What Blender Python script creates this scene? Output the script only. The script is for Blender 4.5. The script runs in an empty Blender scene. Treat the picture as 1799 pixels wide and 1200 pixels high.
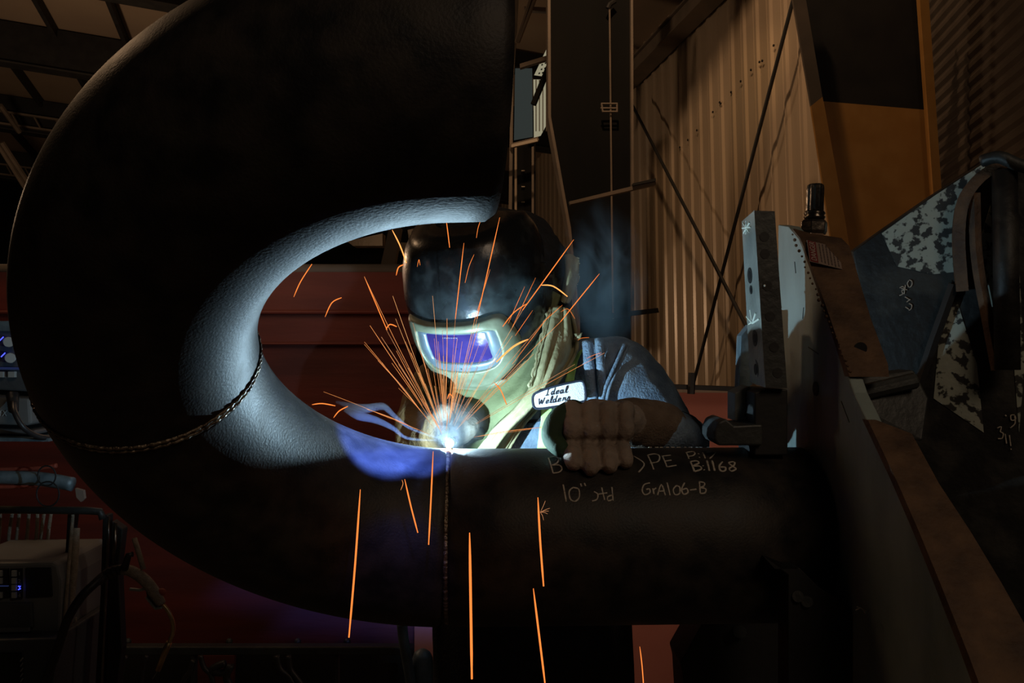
import bpy, bmesh, math, random
from mathutils import Vector as V, Matrix
random.seed(7)
sc = bpy.context.scene
COL = sc.collection
F = 1575.0; PITCH = math.radians(6.0); CAM = V((0, 0, 1.2))
eX = V((1, 0, 0)); eF = V((0, math.cos(PITCH), math.sin(PITCH))); eU = V((0, -math.sin(PITCH), math.cos(PITCH)))
def CW(x, u, z): return CAM + eX*x + eU*u + eF*z                   # camera-frame metres -> world
def CD(x, u, z): return eX*x + eU*u + eF*z
def P(px, py, Z): return CW((px-899.5)/F*Z, (600-py)/F*Z, Z)        # survey point -> world
def ray(px, py): return (eX*((px-899.5)/F) + eU*((600-py)/F) + eF)
def on_plane(px, py, p0, n):
    d = ray(px, py); return CAM + d*((p0-CAM).dot(n)/d.dot(n))

# ------------------------------------------------------------------ materials
def nodes(name):
    m = bpy.data.materials.new(name); m.use_nodes = True
    nt = m.node_tree; nt.nodes.clear()
    return m, nt, nt.nodes.new('ShaderNodeOutputMaterial')
def pbr(name, c1, c2=None, rough=.6, metal=0., scale=8., bump=.0, bscale=60., stretch=(1,1,1), thr=None, detail=6, spec=.5, sheen=0, dist=.004, coat=0):
    m, nt, out = nodes(name); N = nt.nodes; L = nt.links
    b = N.new('ShaderNodeBsdfPrincipled'); L.new(b.outputs[0], out.inputs[0])
    b.inputs['Roughness'].default_value = rough; b.inputs['Metallic'].default_value = metal
    b.inputs['Specular IOR Level'].default_value = spec
    b.inputs['Coat Weight'].default_value = coat
    b.inputs['Sheen Weight'].default_value = sheen
    b.inputs['Base Color'].default_value = (*c1, 1)
    tc = N.new('ShaderNodeTexCoord'); mp = N.new('ShaderNodeMapping'); mp.inputs['Scale'].default_value = stretch
    L.new(tc.outputs['Object'], mp.inputs[0])
    if c2 is not None:
        no = N.new('ShaderNodeTexNoise'); no.inputs['Scale'].default_value = scale; no.inputs['Detail'].default_value = detail
        L.new(mp.outputs[0], no.inputs['Vector'])
        cr = N.new('ShaderNodeValToRGB'); lo, hi = thr or (.35, .65)
        cr.color_ramp.elements[0].position = lo; cr.color_ramp.elements[1].position = hi
        cr.color_ramp.elements[0].color = (*c1, 1); cr.color_ramp.elements[1].color = (*c2, 1)
        L.new(no.outputs[0], cr.inputs[0]); L.new(cr.outputs[0], b.inputs['Base Color'])
        mr = N.new('ShaderNodeMapRange'); mr.inputs['To Min'].default_value = max(.05, rough-.12); mr.inputs['To Max'].default_value = min(1, rough+.12)
        L.new(no.outputs[0], mr.inputs[0]); L.new(mr.outputs[0], b.inputs['Roughness'])
    if bump:
        nb = N.new('ShaderNodeTexNoise'); nb.inputs['Scale'].default_value = bscale; nb.inputs['Detail'].default_value = 5
        L.new(mp.outputs[0], nb.inputs['Vector'])
        bp = N.new('ShaderNodeBump'); bp.inputs['Strength'].default_value = bump; bp.inputs['Distance'].default_value = dist
        L.new(nb.outputs[0], bp.inputs['Height']); L.new(bp.outputs[0], b.inputs['Normal'])
    return m
def glow(name, c, s):
    m, nt, out = nodes(name); e = nt.nodes.new('ShaderNodeEmission')
    e.inputs[0].default_value = (*c, 1); e.inputs[1].default_value = s; nt.links.new(e.outputs[0], out.inputs[0]); return m
M = dict(
 scale=pbr('mill scale steel', (.0085,.0085,.009), (.034,.028,.023), .56, .2, 26, .4, 300, stretch=(1,1,1), spec=.4, dist=.0012),
 weld=pbr('weld metal', (.10,.075,.055), (.30,.24,.17), .35, .8, 60, .8, 200),
 bevel=pbr('ground bevel steel', (.12,.10,.085), (.2,.17,.14), .4, .8, 40),
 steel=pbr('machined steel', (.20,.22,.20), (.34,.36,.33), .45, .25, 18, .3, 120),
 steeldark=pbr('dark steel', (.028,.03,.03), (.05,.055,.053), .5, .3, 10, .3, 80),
 black=pbr('black steel', (.007,.007,.0075), (.012,.012,.012), .6, .1, 6, .2, 50),
 teal=pbr('worn grey-green paint', (.17,.22,.21), (.29,.35,.33), .5, .15, 9, .25, 70, stretch=(1,1,.5)),
 rust=pbr('rusty brown steel', (.055,.029,.016), (.14,.078,.04), .75, .1, 22, .6, 120),
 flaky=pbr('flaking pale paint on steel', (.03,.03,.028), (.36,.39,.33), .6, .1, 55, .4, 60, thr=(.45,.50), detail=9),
 flaky2=pbr('scuffed plate with shade in colour', (.011,.0105,.010), (.035,.034,.030), .55, .2, 12, .4, 60, thr=(.48,.62), detail=9),  # shadow of the frame and jaw is put into the base colour
 corr=pbr('beige wall sheeting', (.40,.31,.22), (.46,.36,.26), .28, .1, 3, .05, 20, stretch=(1,1,.15), spec=.7),
 corrpale=pbr('pale wall sheeting', (.55,.5,.4), None, .5),
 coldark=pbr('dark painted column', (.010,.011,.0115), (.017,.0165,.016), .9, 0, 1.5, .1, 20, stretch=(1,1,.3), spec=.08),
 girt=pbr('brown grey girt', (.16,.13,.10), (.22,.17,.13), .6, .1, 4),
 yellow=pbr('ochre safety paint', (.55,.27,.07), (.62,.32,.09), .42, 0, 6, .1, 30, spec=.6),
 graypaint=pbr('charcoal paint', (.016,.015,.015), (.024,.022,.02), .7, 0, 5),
 rod=pbr('black brace rod', (.01,.01,.01), None, .6),
 door=pbr('roller door slats', (.075,.058,.046), (.10,.078,.06), .55, .1, 4),
 deck=pbr('roof deck', (.30,.22,.16), (.36,.27,.19), .8, 0, .6, stretch=(1,1,1)),
 floor=pbr('concrete floor', (.10,.09,.08), (.16,.14,.12), .8, 0, 2, .2, 30),
 red=pbr('dull red paint', (.15,.024,.014), (.07,.012,.009), .6, 0, 3, .2, 25, stretch=(.5,1,3)),
 redb=pbr('brownish red paint', (.46,.16,.11), (.40,.13,.09), .7, 0, 3),
 tan=pbr('tan welding leather', (.28,.255,.13), (.42,.385,.22), .85, 0, 22, .7, 90),
 green=pbr('olive neck guard leather', (.10,.12,.055), (.19,.215,.10), .8, 0, 9, .5, 60),
 hood=pbr('black hood fabric', (.012,.013,.015), (.02,.021,.024), .9, 0, 30, .6, 200),
 shell=pbr('black helmet shell', (.012,.013,.014), (.03,.034,.035), .28, 0, 30, .12, 120, thr=(.55,.7), spec=.6),
 silver=pbr('silver helmet front', (.17,.19,.12), (.29,.32,.22), .45, .15, 26, .15, 80),
 silverb=pbr('blue grey lens bezel', (.12,.16,.19), (.17,.22,.26), .4, .15, 30),
 blueglass=pbr('violet filter glass', (.032,.022,.13), (.055,.036,.19), .15, .2, 30, .1, 60, spec=.4, coat=.1),
 denim=pbr('navy workwear cotton', (.13,.19,.27), (.24,.33,.43), .9, 0, 35, .9, 260, sheen=.1),
 navy=pbr('dark navy cotton', (.013,.017,.026), (.02,.026,.036), .9, 0, 20, .5, 200),
 lime=pbr('lime reflective tape', (.58,.97,.28), (.66,1,.36), .5, 0, 30),
 greytape=pbr('dark grey tape', (.06,.10,.12), None, .7),
 patch=pbr('white embroidered cloth', (.84,.88,.96), (.88,.92,1), .9, 0, 90, .5, 500),
 thread=pbr('navy thread', (.01,.014,.03), None, .8),
 glove=pbr('brown glove leather', (.19,.145,.112), (.29,.225,.175), .8, 0, 14, .9, 70, dist=.006),
 darkglove=pbr('black glove leather with lime reflection', (.012,.03,.014), (.02,.05,.022), .8, 0, 20, .5, 90),  # blackish leather; the green of a lime reflection is put into the colour
 sleeve=pbr('ochre leather sleeve', (.28,.18,.07), (.38,.25,.11), .9, 0, 25, .7, 120),
 cuff=pbr('suede glove cuff', (.12,.08,.052), (.18,.125,.085), .95, 0, 40, .8, 300),
 glovegrey=pbr('grey glove leather', (.035,.03,.022), (.08,.07,.05), .85, 0, 30, .8, 90),
 skin=pbr('skin', (.45,.27,.19), (.5,.3,.22), .6, 0, 10),
 chalk=pbr('chalk', (.24,.215,.18), (.48,.43,.36), .95, 0, 300, thr=(.3,.5)),
 paint=pbr('white paint marker', (.8,.85,.75), None, .8),
 bronze=pbr('oily bolt steel', (.10,.085,.07), (.18,.15,.12), .25, .9, 30, .2, 100),
 lab=pbr('faded sticker', (.20,.15,.12), (.26,.19,.15), .7, 0, 30),
 labred=pbr('sticker header', (.16,.02,.02), None, .6),
 labtxt=pbr('sticker print', (.42,.33,.28), None, .7),
 labink=pbr('sticker ink', (.06,.04,.035), None, .7),
 mach=pbr('dark grey machine paint', (.06,.068,.075), (.08,.088,.095), .6, 0, 12, .2, 100),
 machl=pbr('grey machine panel', (.13,.14,.145), (.16,.17,.17), .6, 0, 8),
 key=pbr('pale button', (.35,.38,.38), None, .5),
 hose=pbr('black rubber hose', (.02,.02,.021), None, .45, spec=.5),
 hoseg=pbr('woven grey hose', (.20,.165,.12), (.30,.25,.19), .75, 0, 80, .6, 300),
 brass=pbr('worn brass neck', (.62,.45,.22), (.45,.32,.15), .35, .8, 40),
 redrub=pbr('red hose', (.30,.06,.035), None, .6),
 bluesteel=pbr('blue grey tube', (.10,.15,.18), (.20,.27,.31), .45, .2, 30, .3, 80),
 pale=pbr('pale trim', (.60,.50,.38), None, .5),
 ledb=glow('blue indicator', (.06,.08,1), 2.2),
 ledw=glow('dim panel light', (.02,.03,.10), .5),
 sun_sheet=glow('sunlit sheeting glow', (.52,.47,.31), .55),  # wall sheeting in the sun; its sunlight is put in as a glow
 win2=glow('dusk_window', (.055,.065,.06), .5),
 arc=glow('arc', (1,.55,.25), 9),
 arcw=glow('arc core', (1,.95,.9), 12),
)
def sparkmat(i, s, c=(1,.24,.045)): return glow('spark glow %d' % i, c, s)
SP = [sparkmat(0, 1.25), sparkmat(1, 1.0, (1,.34,.10)), sparkmat(2, .7, (1,.42,.18)), sparkmat(3, 1.7, (1,.36,.09)), sparkmat(4, 1.2, (1,.45,.16))]

# ------------------------------------------------------------------ mesh building
class MB:
    def __init__(s): s.v = []; s.f = []; s.mi = []
    def add(s, vs, fs, mi=0):
        o = len(s.v); s.v += [V(v) for v in vs]; s.f += [tuple(i+o for i in f) for f in fs]; s.mi += [mi]*len(fs)
    def prism(s, pts, vec, mi=0):
        n = len(pts); pts = [V(p) for p in pts]
        s.add(pts+[p+vec for p in pts], [tuple(range(n)), tuple(range(2*n-1, n-1, -1))]+[(i, i+n, (i+1) % n+n, (i+1) % n) for i in range(n)], mi)
        return s
    def slab(s, px, Z, t, mi=0):                                    # polygon surveyed at depth Z (or own depths), thickness t away from viewer
        pts = [P(p[0], p[1], p[2] if len(p) > 2 else Z) for p in px]
        return s.prism(pts, eF*t, mi)
    def box(s, c, h, R=None, mi=0):
        R = R or Matrix.Identity(3); c = V(c)
        vs = [c+R @ V((x*h[0], y*h[1], z*h[2])) for x in (-1, 1) for y in (-1, 1) for z in (-1, 1)]
        s.add(vs, [(0,1,3,2),(4,6,7,5),(0,4,5,1),(2,3,7,6),(0,2,6,4),(1,5,7,3)], mi); return s
    def tube(s, path, rad, seg=12, cap=True, flat=None, up=None, mi=0, close=False):
        path = [V(p) for p in path]; n = len(path)
        if not isinstance(rad, (list, tuple)): rad = [rad]*n
        T = []
        for i in range(n):
            a = path[max(i-1, 0)] if not close else path[i-1]; b = path[min(i+1, n-1)] if not close else path[(i+1) % n]
            T.append((b-a).normalized())
        u = V(up) if up else (V((0,0,1)) if abs(T[0].z) < .9 else V((1,0,0)))
        rings = []
        for i in range(n):
            u = (u-T[i]*u.dot(T[i])).normalized(); w = T[i].cross(u)
            r = rad[i]; ra, rb = (r if isinstance(r, (tuple, list)) else (r, r))
            rings.append([path[i]+u*(math.cos(2*math.pi*k/seg)*ra)+w*(math.sin(2*math.pi*k/seg)*rb) for k in range(seg)])
        vs = [v for r in rings for v in r]; fs = []
        for i in range(n-1 if not close else n):
            for k in range(seg):
                j = (i+1) % n
                fs.append((i*seg+k, i*seg+(k+1) % seg, j*seg+(k+1) % seg, j*seg+k))
        if cap and not close:
            fs.append(tuple(range(seg-1, -1, -1))); fs.append(tuple(range((n-1)*seg, n*seg)))
        s.add(vs, fs, mi); return s
    def rings(s, rings, closed=True, cap=False, mi=0):
        n = len(rings[0]); vs = [v for r in rings for v in r]; fs = []
        for i in range(len(rings)-1):
            for k in range(n if closed else n-1):
                k2 = (k+1) % n; fs.append((i*n+k, i*n+k2, (i+1)*n+k2, (i+1)*n+k))
        if cap: fs.append(tuple(range(n-1, -1, -1))); fs.append(tuple(range((len(rings)-1)*n, len(rings)*n)))
        s.add(vs, fs, mi); return s
    def ball(s, c, r, nu=16, nv=10, R=None, mi=0):
        c = V(c); r = r if isinstance(r, (tuple, list)) else (r, r, r); R = R or Matrix.Identity(3)
        rg = []
        for j in range(nv+1):
            t = .02+(math.pi-.04)*j/nv
            rg.append([c+R @ V((r[0]*math.sin(t)*math.cos(2*math.pi*k/nu), r[1]*math.sin(t)*math.sin(2*math.pi*k/nu), r[2]*math.cos(t))) for k in range(nu)])
        return s.rings(rg, cap=True, mi=mi)
def smooth_path(pts, n=6):
    pts = [V(p) for p in pts]; out = []
    for i in range(len(pts)-1):
        p0 = pts[max(i-1, 0)]; p1 = pts[i]; p2 = pts[i+1]; p3 = pts[min(i+2, len(pts)-1)]
        for k in range(n):
            t = k/n
            out.append(.5*((2*p1)+(p2-p0)*t+(2*p0-5*p1+4*p2-p3)*t*t+(3*p1-p0-3*p2+p3)*t**3))
    out.append(pts[-1]); return out
def interp(vals, n):
    out = []
    for i in range(len(vals)-1):
        for k in range(n):
            t = k/n; a, b = vals[i], vals[i+1]
            out.append(tuple(x*(1-t)+y*t for x, y in zip(a, b)) if isinstance(a, tuple) else a*(1-t)+b*t)
    out.append(vals[-1]); return out
def world_root(o):
    while o.parent: o = o.parent
    return o.location
def build(name, mb, mat, parent=None, smooth=False, bevel=0, kind=None, origin=None, recalc=True):
    me = bpy.data.meshes.new(name)
    org = V(world_root(parent)) if parent else (V(origin) if origin is not None else V((0,0,0)))
    bm = bmesh.new(); vs = [bm.verts.new(v-org) for v in mb.v]
    for f, mi in zip(mb.f, mb.mi):
        try: fc = bm.faces.new([vs[i] for i in f]); fc.material_index = mi; fc.smooth = smooth
        except ValueError: pass
    if recalc: bmesh.ops.recalc_face_normals(bm, faces=bm.faces)
    bm.to_mesh(me); bm.free()
    for m in (mat if isinstance(mat, (list, tuple)) else [mat]): me.materials.append(m)
    o = bpy.data.objects.new(name, me); COL.objects.link(o)
    if parent: o.parent = parent
    else: o.location = org
    if bevel:
        b = o.modifiers.new('bevel', 'BEVEL'); b.width = bevel; b.segments = 2; b.limit_method = 'ANGLE'; b.angle_limit = math.radians(40)
    if kind: o['kind'] = kind
    return o
def tag(o, label=None, cat=None, group=None, kind=None):
    if label: o['label'] = label
    if cat: o['category'] = cat
    if group: o['group'] = group
    if kind: o['kind'] = kind
    return o
def thing(name, label, cat, loc, group=None):
    o = bpy.data.objects.new(name, None); COL.objects.link(o); o.location = V(loc); o.empty_display_size = .05
    return tag(o, label, cat, group)
def remesh(o, vox, sm=6, fac=.5):
    r = o.modifiers.new('remesh', 'REMESH'); r.mode = 'VOXEL'; r.voxel_size = vox; r.use_smooth_shade = True
    s = o.modifiers.new('smooth', 'SMOOTH'); s.iterations = sm; s.factor = fac
def solid(o, t, off=0):
    s = o.modifiers.new('solid', 'SOLIDIFY'); s.thickness = t; s.offset = off
def disp(o, size, strength, depth=2):
    tx = bpy.data.textures.new(o.name+' folds', 'CLOUDS'); tx.noise_scale = size; tx.noise_depth = depth
    d = o.modifiers.new('folds', 'DISPLACE'); d.texture = tx; d.strength = strength; d.mid_level = .5; d.texture_coords = 'LOCAL'
def sub(o, n=1):
    s = o.modifiers.new('sub', 'SUBSURF'); s.levels = n; s.render_levels = n
def text_mesh(body, size, M4, mat, name, parent, depth=.0006):
    cu = bpy.data.curves.new(name, 'FONT'); cu.body = body; cu.size = size; cu.extrude = depth; cu.align_x = 'CENTER'; cu.align_y = 'CENTER'
    o = bpy.data.objects.new(name, cu); COL.objects.link(o)
    bpy.context.view_layer.update()
    me = bpy.data.meshes.new_from_object(o.evaluated_get(bpy.context.evaluated_depsgraph_get()))
    bpy.data.objects.remove(o); me.transform(M4); me.transform(Matrix.Translation(-V(world_root(parent))))
    me.materials.clear(); me.materials.append(mat)
    o = bpy.data.objects.new(name, me); COL.objects.link(o); o.parent = parent
    return o

# ------------------------------------------------------------------ the pipe bend and the straight pipe
r = .1365
cX = V((.9992, .03999, 0)); # helper triples are (camera x, up, depth)
def T3(a): return CD(a[0], a[1], a[2])
aX = T3((.9992, 0, .03999)); aU = T3((.02767, .72207, -.69126)); aN = T3((-.02888, .69182, .72150))
bX = T3((.99689, .03112, .07241)); bN = T3((-.07379, .69112, .71897))
Cn = CW(-.07646, -.03089, 1.14513); C2 = CW(-.07734, -.01903, 1.15748)
AX0 = CW(-.087, -.306, 1.4085)                                      # start of the lower leg's axis
R0 = .381
def elbow_ring(a, rad, second=False):
    Xd, Nd, C = (bX, bN, C2) if second else (aX, aN, Cn)
    rd = -math.sin(a)*Xd-math.cos(a)*aU
    c = C+R0*rd
    return [c+rad*(math.cos(b)*rd+math.sin(b)*Nd) for b in BB]
BB = [2*math.pi*k/120 for k in range(120)]
base = V((AX0.x-.2, AX0.y-.1, AX0.z-.14))
bend = thing('pipe_return_bend', 'huge dark steel pipe curled in a U towards the viewer, filling the left half', 'pipe bend', base)
mb = MB(); a0 = .052
outer = [elbow_ring(a0, r-.007)]+[elbow_ring(a0+.014, r)]+[elbow_ring(a0+.014+(math.pi/2-.014-a0)*k/48, r) for k in range(1, 49)]
inner = [elbow_ring(a0+(math.pi/2-a0)*k/48, r-.0093) for k in range(48, -1, -1)]
mb.rings(outer+inner+[outer[0]])
build('lower_elbow', mb, M['scale'], bend, smooth=True)
mb = MB()
up = [elbow_ring(math.pi/2+.004+(math.pi/2-.004)*k/48, r, True) for k in range(49)]
def end_ring(e0, e1, rad):
    c = C2+R0*aU
    return [c+rad*(math.cos(b)*aU-math.sin(b)*bN*-1)+bX*(e0+e1*math.cos(b)) for b in BB]
# last ring of the sweep has rd=+aU, so it lines up with end_ring
up += [end_ring(.02, .004, r), end_ring(.043, .009, r), end_ring(.053, .010, r-.0065)]
upi = [end_ring(.053, .010, r-.0093), end_ring(.02, .004, r-.0093)]+[elbow_ring(math.pi/2+.004+(math.pi/2-.004)*k/48, r-.0093, True) for k in range(48, -1, -1)]
mb.rings(up+upi+[up[0]])
build('upper_elbow', mb, M['scale'], bend, smooth=True)
def bead(name, ringf, rr, parent, label=None, amp=.0012, n=360, wid=.0045, seed=1):
    rnd = random.Random(seed); pts = []; rad = []
    for k in range(n):
        b = 2*math.pi*k/n
        pts.append(ringf(b, rr+amp*.5*math.sin(b*70+rnd.random()))); rad.append((wid*(.8+.25*abs(math.sin(b*55))+rnd.random()*.15), .0022+.0012*abs(math.sin(b*55))))
    m = MB(); m.tube(pts, [x[0]*.5 for x in rad], 8, close=True)
    o = build(name, m, M['weld'], parent, smooth=True)
    if label: o['label'] = label
    return o
def ring_at(a, Xd, Nd, C, off=0):
    rd = -math.sin(a)*Xd-math.cos(a)*aU; tg = -math.cos(a)*Xd+math.sin(a)*aU
    return lambda b, rad: C+R0*rd+tg*off+rad*(math.cos(b)*rd+math.sin(b)*Nd)
bead('weld_bead', ring_at(math.pi/2, aX, aN, Cn, -.002), r, bend, 'finished rippled weld seam joining the two elbows')
bead('weld_bead', ring_at(math.pi/2, aX, aN, Cn, .004), r+.0003, bend, seed=2)
# straight pipe
pipe = thing('straight_pipe', 'straight dark steel pipe lying level across the lower middle, chalked with writing', 'pipe', CW(.1, -.45, 1.41))
XA = AX0-aX*.0105                                                    # pipe start (just right of the open groove)
def pring(x, rad): return [XA+aX*x+rad*(math.cos(b)*aU+math.sin(b)*aN) for b in BB]
PL = .56
mb = MB()
mb.rings([pring(.0, r-.007), pring(.0055, r), pring(.1, r), pring(.2, r), pring(.4, r), pring(PL, r), pring(PL, r-.0093), pring(.0, r-.0093), pring(.0, r-.007)])
build('pipe_wall', mb, M['scale'], pipe, smooth=False)
for p in pipe.children[0].data.polygons: p.use_smooth = True
rb = bead('root_weld', lambda b, rad: XA-aX*.003+rad*(math.cos(b)*aU+math.sin(b)*aN), r-.0085, pipe, 'fresh root weld in the open groove', wid=.009, seed=3)
def pipe_hit(px, py, off=0):
    d = ray(px, py); o = CAM-XA
    dp = d-aX*d.dot(aX); op = o-aX*o.dot(aX); R_ = r+off
    A = dp.dot(dp); B = 2*dp.dot(op); Cc = op.dot(op)-R_*R_; q = B*B-4*A*Cc
    t = (-B-math.sqrt(max(q, 0)))/(2*A)
    p = CAM+d*t; nn = (p-XA); nn = (nn-aX*nn.dot(aX)).normalized()
    return p, nn
def z3(pts): return [(900+x/3, 650+y/3) for x, y in pts]
CH = {
 'B': [[(190,465),(215,545)],[(190,465),(225,458),(245,470),(235,492),(208,503),(245,502),(262,518),(250,538),(215,545)]],
 'PE': [[(640,455),(695,495),(665,540)],[(712,450),(745,525)],[(712,450),(750,443),(775,455),(768,483),(725,492)],[(790,455),(815,512)],[(788,455),(835,450)],[(800,482),(838,476)],[(815,512),(865,503)]],
 'P17': [[(916,436),(930,468)],[(916,436),(950,431),(962,441),(950,453),(924,456)],[(980,441),(983,444)],[(985,460),(988,463)],[(1003,436),(1016,466)],[(1025,438),(1072,434),(1040,468)]],
 'B1168': [[(938,484),(960,536)],[(938,484),(970,480),(982,492),(950,508),(985,507),(996,523),(960,536)],[(1003,505),(1006,508)],[(1010,526),(1013,529)],[(1025,478),(1038,532)],[(1052,478),(1066,532)],[(1108,484),(1090,508),(1098,532),(1120,532),(1122,514),(1094,512)],[(1165,484),(1140,490),(1160,508),(1178,522),(1155,534),(1143,520),(1165,506),(1172,490),(1160,484)]],
 '10std': [[(268,605),(284,695)],[(320,620),(300,640),(305,680),(330,693),(352,672),(350,630),(320,620)],[(360,600),(365,615)],[(380,597),(386,612)],[(430,642),(450,655),(446,682),(420,692)],[(470,620),(486,686)],[(450,656),(500,648)],[(524,618),(531,690)],[(526,660),(502,670),(505,690),(530,682)]],
 'Gr': [[(725,596),(695,605),(684,635),(698,658),(724,648),(722,628),(705,631)],[(740,625),(746,655)],[(740,636),(758,622)],[(765,660),(785,605),(806,662)],[(772,640),(803,638)],[(815,595),(831,662)],[(865,610),(848,630),(856,657),(880,652),(882,620),(865,610)],[(908,595),(892,630),(903,656),(925,646),(918,626),(895,632)],[(935,634),(970,629)],[(985,590),(990,652)],[(985,590),(1012,596),(1008,614),(990,620),(1019,628),(1015,648),(990,652)]],
}
def chalk_on_pipe(name, strokes, w):
    m = MB()
    for s in strokes:
        pp = smooth_path([V((x, y, 0)) for x, y in z3(s)], 4) if len(s) > 2 else [V((x, y, 0)) for x, y in z3(s)]
        pts = [pipe_hit(p.x, p.y)[0] for p in pp]
        if len(pts) == 2: pts = [pts[0].lerp(pts[1], t/6) for t in range(7)]
        nrm = [((p-XA)-aX*(p-XA).dot(aX)).normalized() for p in pts]
        pts = [XA+aX*(p-XA).dot(aX)+n*(r+.0003) for p, n in zip(pts, nrm)]
        m.tube(pts, [(.0006, w*(.8+.4*random.random())) for _ in pts], 6, up=nrm[0])
    return build(name, m, M['chalk'], pipe, smooth=True)
for k, w in (('B', .0013), ('PE', .0013), ('P17', .0013), ('B1168', .0016), ('10std', .0012), ('Gr', .0013)):
    chalk_on_pipe('chalk_writing', CH[k], w)
m = MB()
for k in range(11):                                                  # broken chalk dashes along the crown of the pipe
    x0 = 1138+k*10+random.random()*4
    a, b = pipe_hit(x0, 786.5)[0], pipe_hit(x0+4+random.random()*3, 786.5)[0]
    m.tube([a, b], (.0012), 5)
build('chalk_tick', m, M['chalk'], pipe)['kind'] = 'stuff'

# ------------------------------------------------------------------ pipe positioner (right)
PX0 = CW(.475, 0, 1.3); PN = (eX*1+eF*.05).normalized()
def pl(px, py, off=0): return on_plane(px, py, PX0+PN*off, PN)
chuck = thing('positioner_plate', 'grey-green steel clamping plate standing at the end of the chalked pipe', 'clamp plate', CW(.475, -1.2, 1.3))
m = MB(); m.prism([pl(*q) for q in ((1367,395),(1385,398),(1405,420),(1440,512),(1470,598),(1500,690),(1590,880),(1640,1000),(1725,1215),(1727,1290),(1367,1290))], PN*.02)
build('plate', m, M['teal'], chuck, bevel=.0015)
def disc(c, n, rad, t, m, seg=24, mi=0): m.tube([c, c+n*t], rad, seg, mi=mi, up=(0,0,1))
m = MB(); c = pl(1432, 683, -.0015); disc(c, PN, .011, .004, m); build('bolt_hole', m, M['black'], chuck)
m = MB(); c = pl(1372, 720, -.006); disc(c, PN, .009, .01, m, 8); build('bolt_head', m, M['steeldark'], chuck)
for a, b in (((1478,705),(1492,742)), ((1420,610),(1438,622)), ((1410,560),(1412,540)), ((1396,460),(1398,480))):
    m = MB(); m.tube([pl(*a, -.0004), pl(*b, -.0004)], .0007, 5); build('scratch', m, M['steeldark'], chuck)
# rusty flange band
frame = thing('steel_upright', 'tall rusty brown steel arm leaning beside the grey-green plate, warning sticker at its top', 'machine arm', P(1600, 1190, 1.1))
EDG = [(395,1385),(420,1405),(512,1440),(598,1470),(690,1500),(880,1590),(1000,1640),(1215,1725),(1400,1790)]
def zt(py):
    for (a, b), (c, d) in zip(EDG, EDG[1:]):
        if py <= c: break
    x = b+(d-b)*(py-a)/(c-a); return (on_plane(x, py, PX0, PN)-CAM).dot(eF)-.006
m = MB()
def band(rows, m):
    ex = lambda y: next(b+(d-b)*(y-a)/(c-a) for (a, b), (c, d) in zip(EDG, EDG[1:]) if y <= c)
    g = [[P(ex(y)+2, y, zt(y)), P(xr, y, zt(y))] for y, xr in rows]
    for a, b in zip(g, g[1:]):
        m.add([a[0], a[1], b[1], b[0]]+[q+eF*.02 for q in (a[0], a[1], b[1], b[0])], [(0,1,2,3),(7,6,5,4),(1,5,6,2),(0,3,7,4)])
    m.add([g[0][0], g[0][1], g[0][1]+eF*.02, g[0][0]+eF*.02, g[-1][0], g[-1][1], g[-1][1]+eF*.02, g[-1][0]+eF*.02], [(0,1,2,3),(4,5,6,7)])
band([(402,1396),(410,1425),(418,1478),(432,1492),(500,1512),(560,1530),(640,1560),(662,1562)], m)
build('upper_flange', m, M['rust'], frame)
m = MB()
band([(738,1540),(762,1602),(850,1650),(935,1706),(1025,1760),(1150,1830),(1290,1890)], m)
build('lower_flange', m, M['rust'], frame)
m = MB()
m.slab([(1500,664,1.33),(1560,656,1.33),(1606,650,1.33),(1632,700,1.32),(1622,775,1.30),(1545,765,1.30),(1520,720,1.3)], 0, .05)
m.tube([P(1515,690,1.31), P(1610,668,1.31)], .012, 10)
build('pivot_bracket', m, M['steeldark'], frame, bevel=.003)
m = MB()
for k in range(26):
    t = k/25; x = 1392+t*100+random.uniform(-2, 2); y = 412+t*240
    m.ball(P(x, y, zt(y)-.001), .0022*(.7+.6*random.random()), 8, 5)
build('weld_seam', m, M['rust'], frame, smooth=True)
m = MB(); m.tube([P(1512,612,zt(612)+.004), P(1512,612,zt(612)-.001)], .009, 16); build('socket_hole', m, M['black'], frame)
# sticker
sO = P(1447, 449, zt(449)-.001); ang = math.radians(-80)
sx = (P(1456,500,zt(500))-P(1440,400,zt(400))).normalized(); sn = -eF-eU*.0; sy = sx.cross(sn).normalized(); sn = sy.cross(sx)*-1
if sn.dot(eF) > 0: sn = -sn
def stk(a, b, o=0): return sO+sx*a+sy*b+sn*(.002+o)
stick_y = 1 if sy.dot(eX) > 0 else -1
m = MB(); m.prism([stk(a, b) for a, b in ((-.029,-.026),(.029,-.026),(.029,.026),(-.029,.026))], sn*.0005); build('warning_sticker', m, M['lab'], frame)
st = frame.children[-1]
m = MB(); m.prism([stk(a, b*stick_y, .0006) for a, b in ((-.028,-.025),(.028,-.025),(.028,-.012),(-.028,-.012))], sn*.0003); build('sticker_header', m, M['labred'], st)
tx = -sx; ty = sn.cross(tx)
Mt = Matrix((( tx.x, ty.x, sn.x, 0), (tx.y, ty.y, sn.y, 0), (tx.z, ty.z, sn.z, 0), (0, 0, 0, 1)))
Mt.translation = stk(0, -.0185*stick_y, .0012)
text_mesh('DANGER', .0125, Mt, M['labtxt'], 'sticker_lettering', st)
m = MB()
for j in range(6):
    a = -.026
    while a < .024:
        w = random.uniform(.003, .008); m.prism([stk(min(a+u*w, .027), (-.007+j*.0055+v)*stick_y, .0006) for u, v in ((0,0),(1,0),(1,.0015),(0,.0015))], sn*.0003); a += w+.0015
build('sticker_print', m, M['labink'], st)
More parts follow.
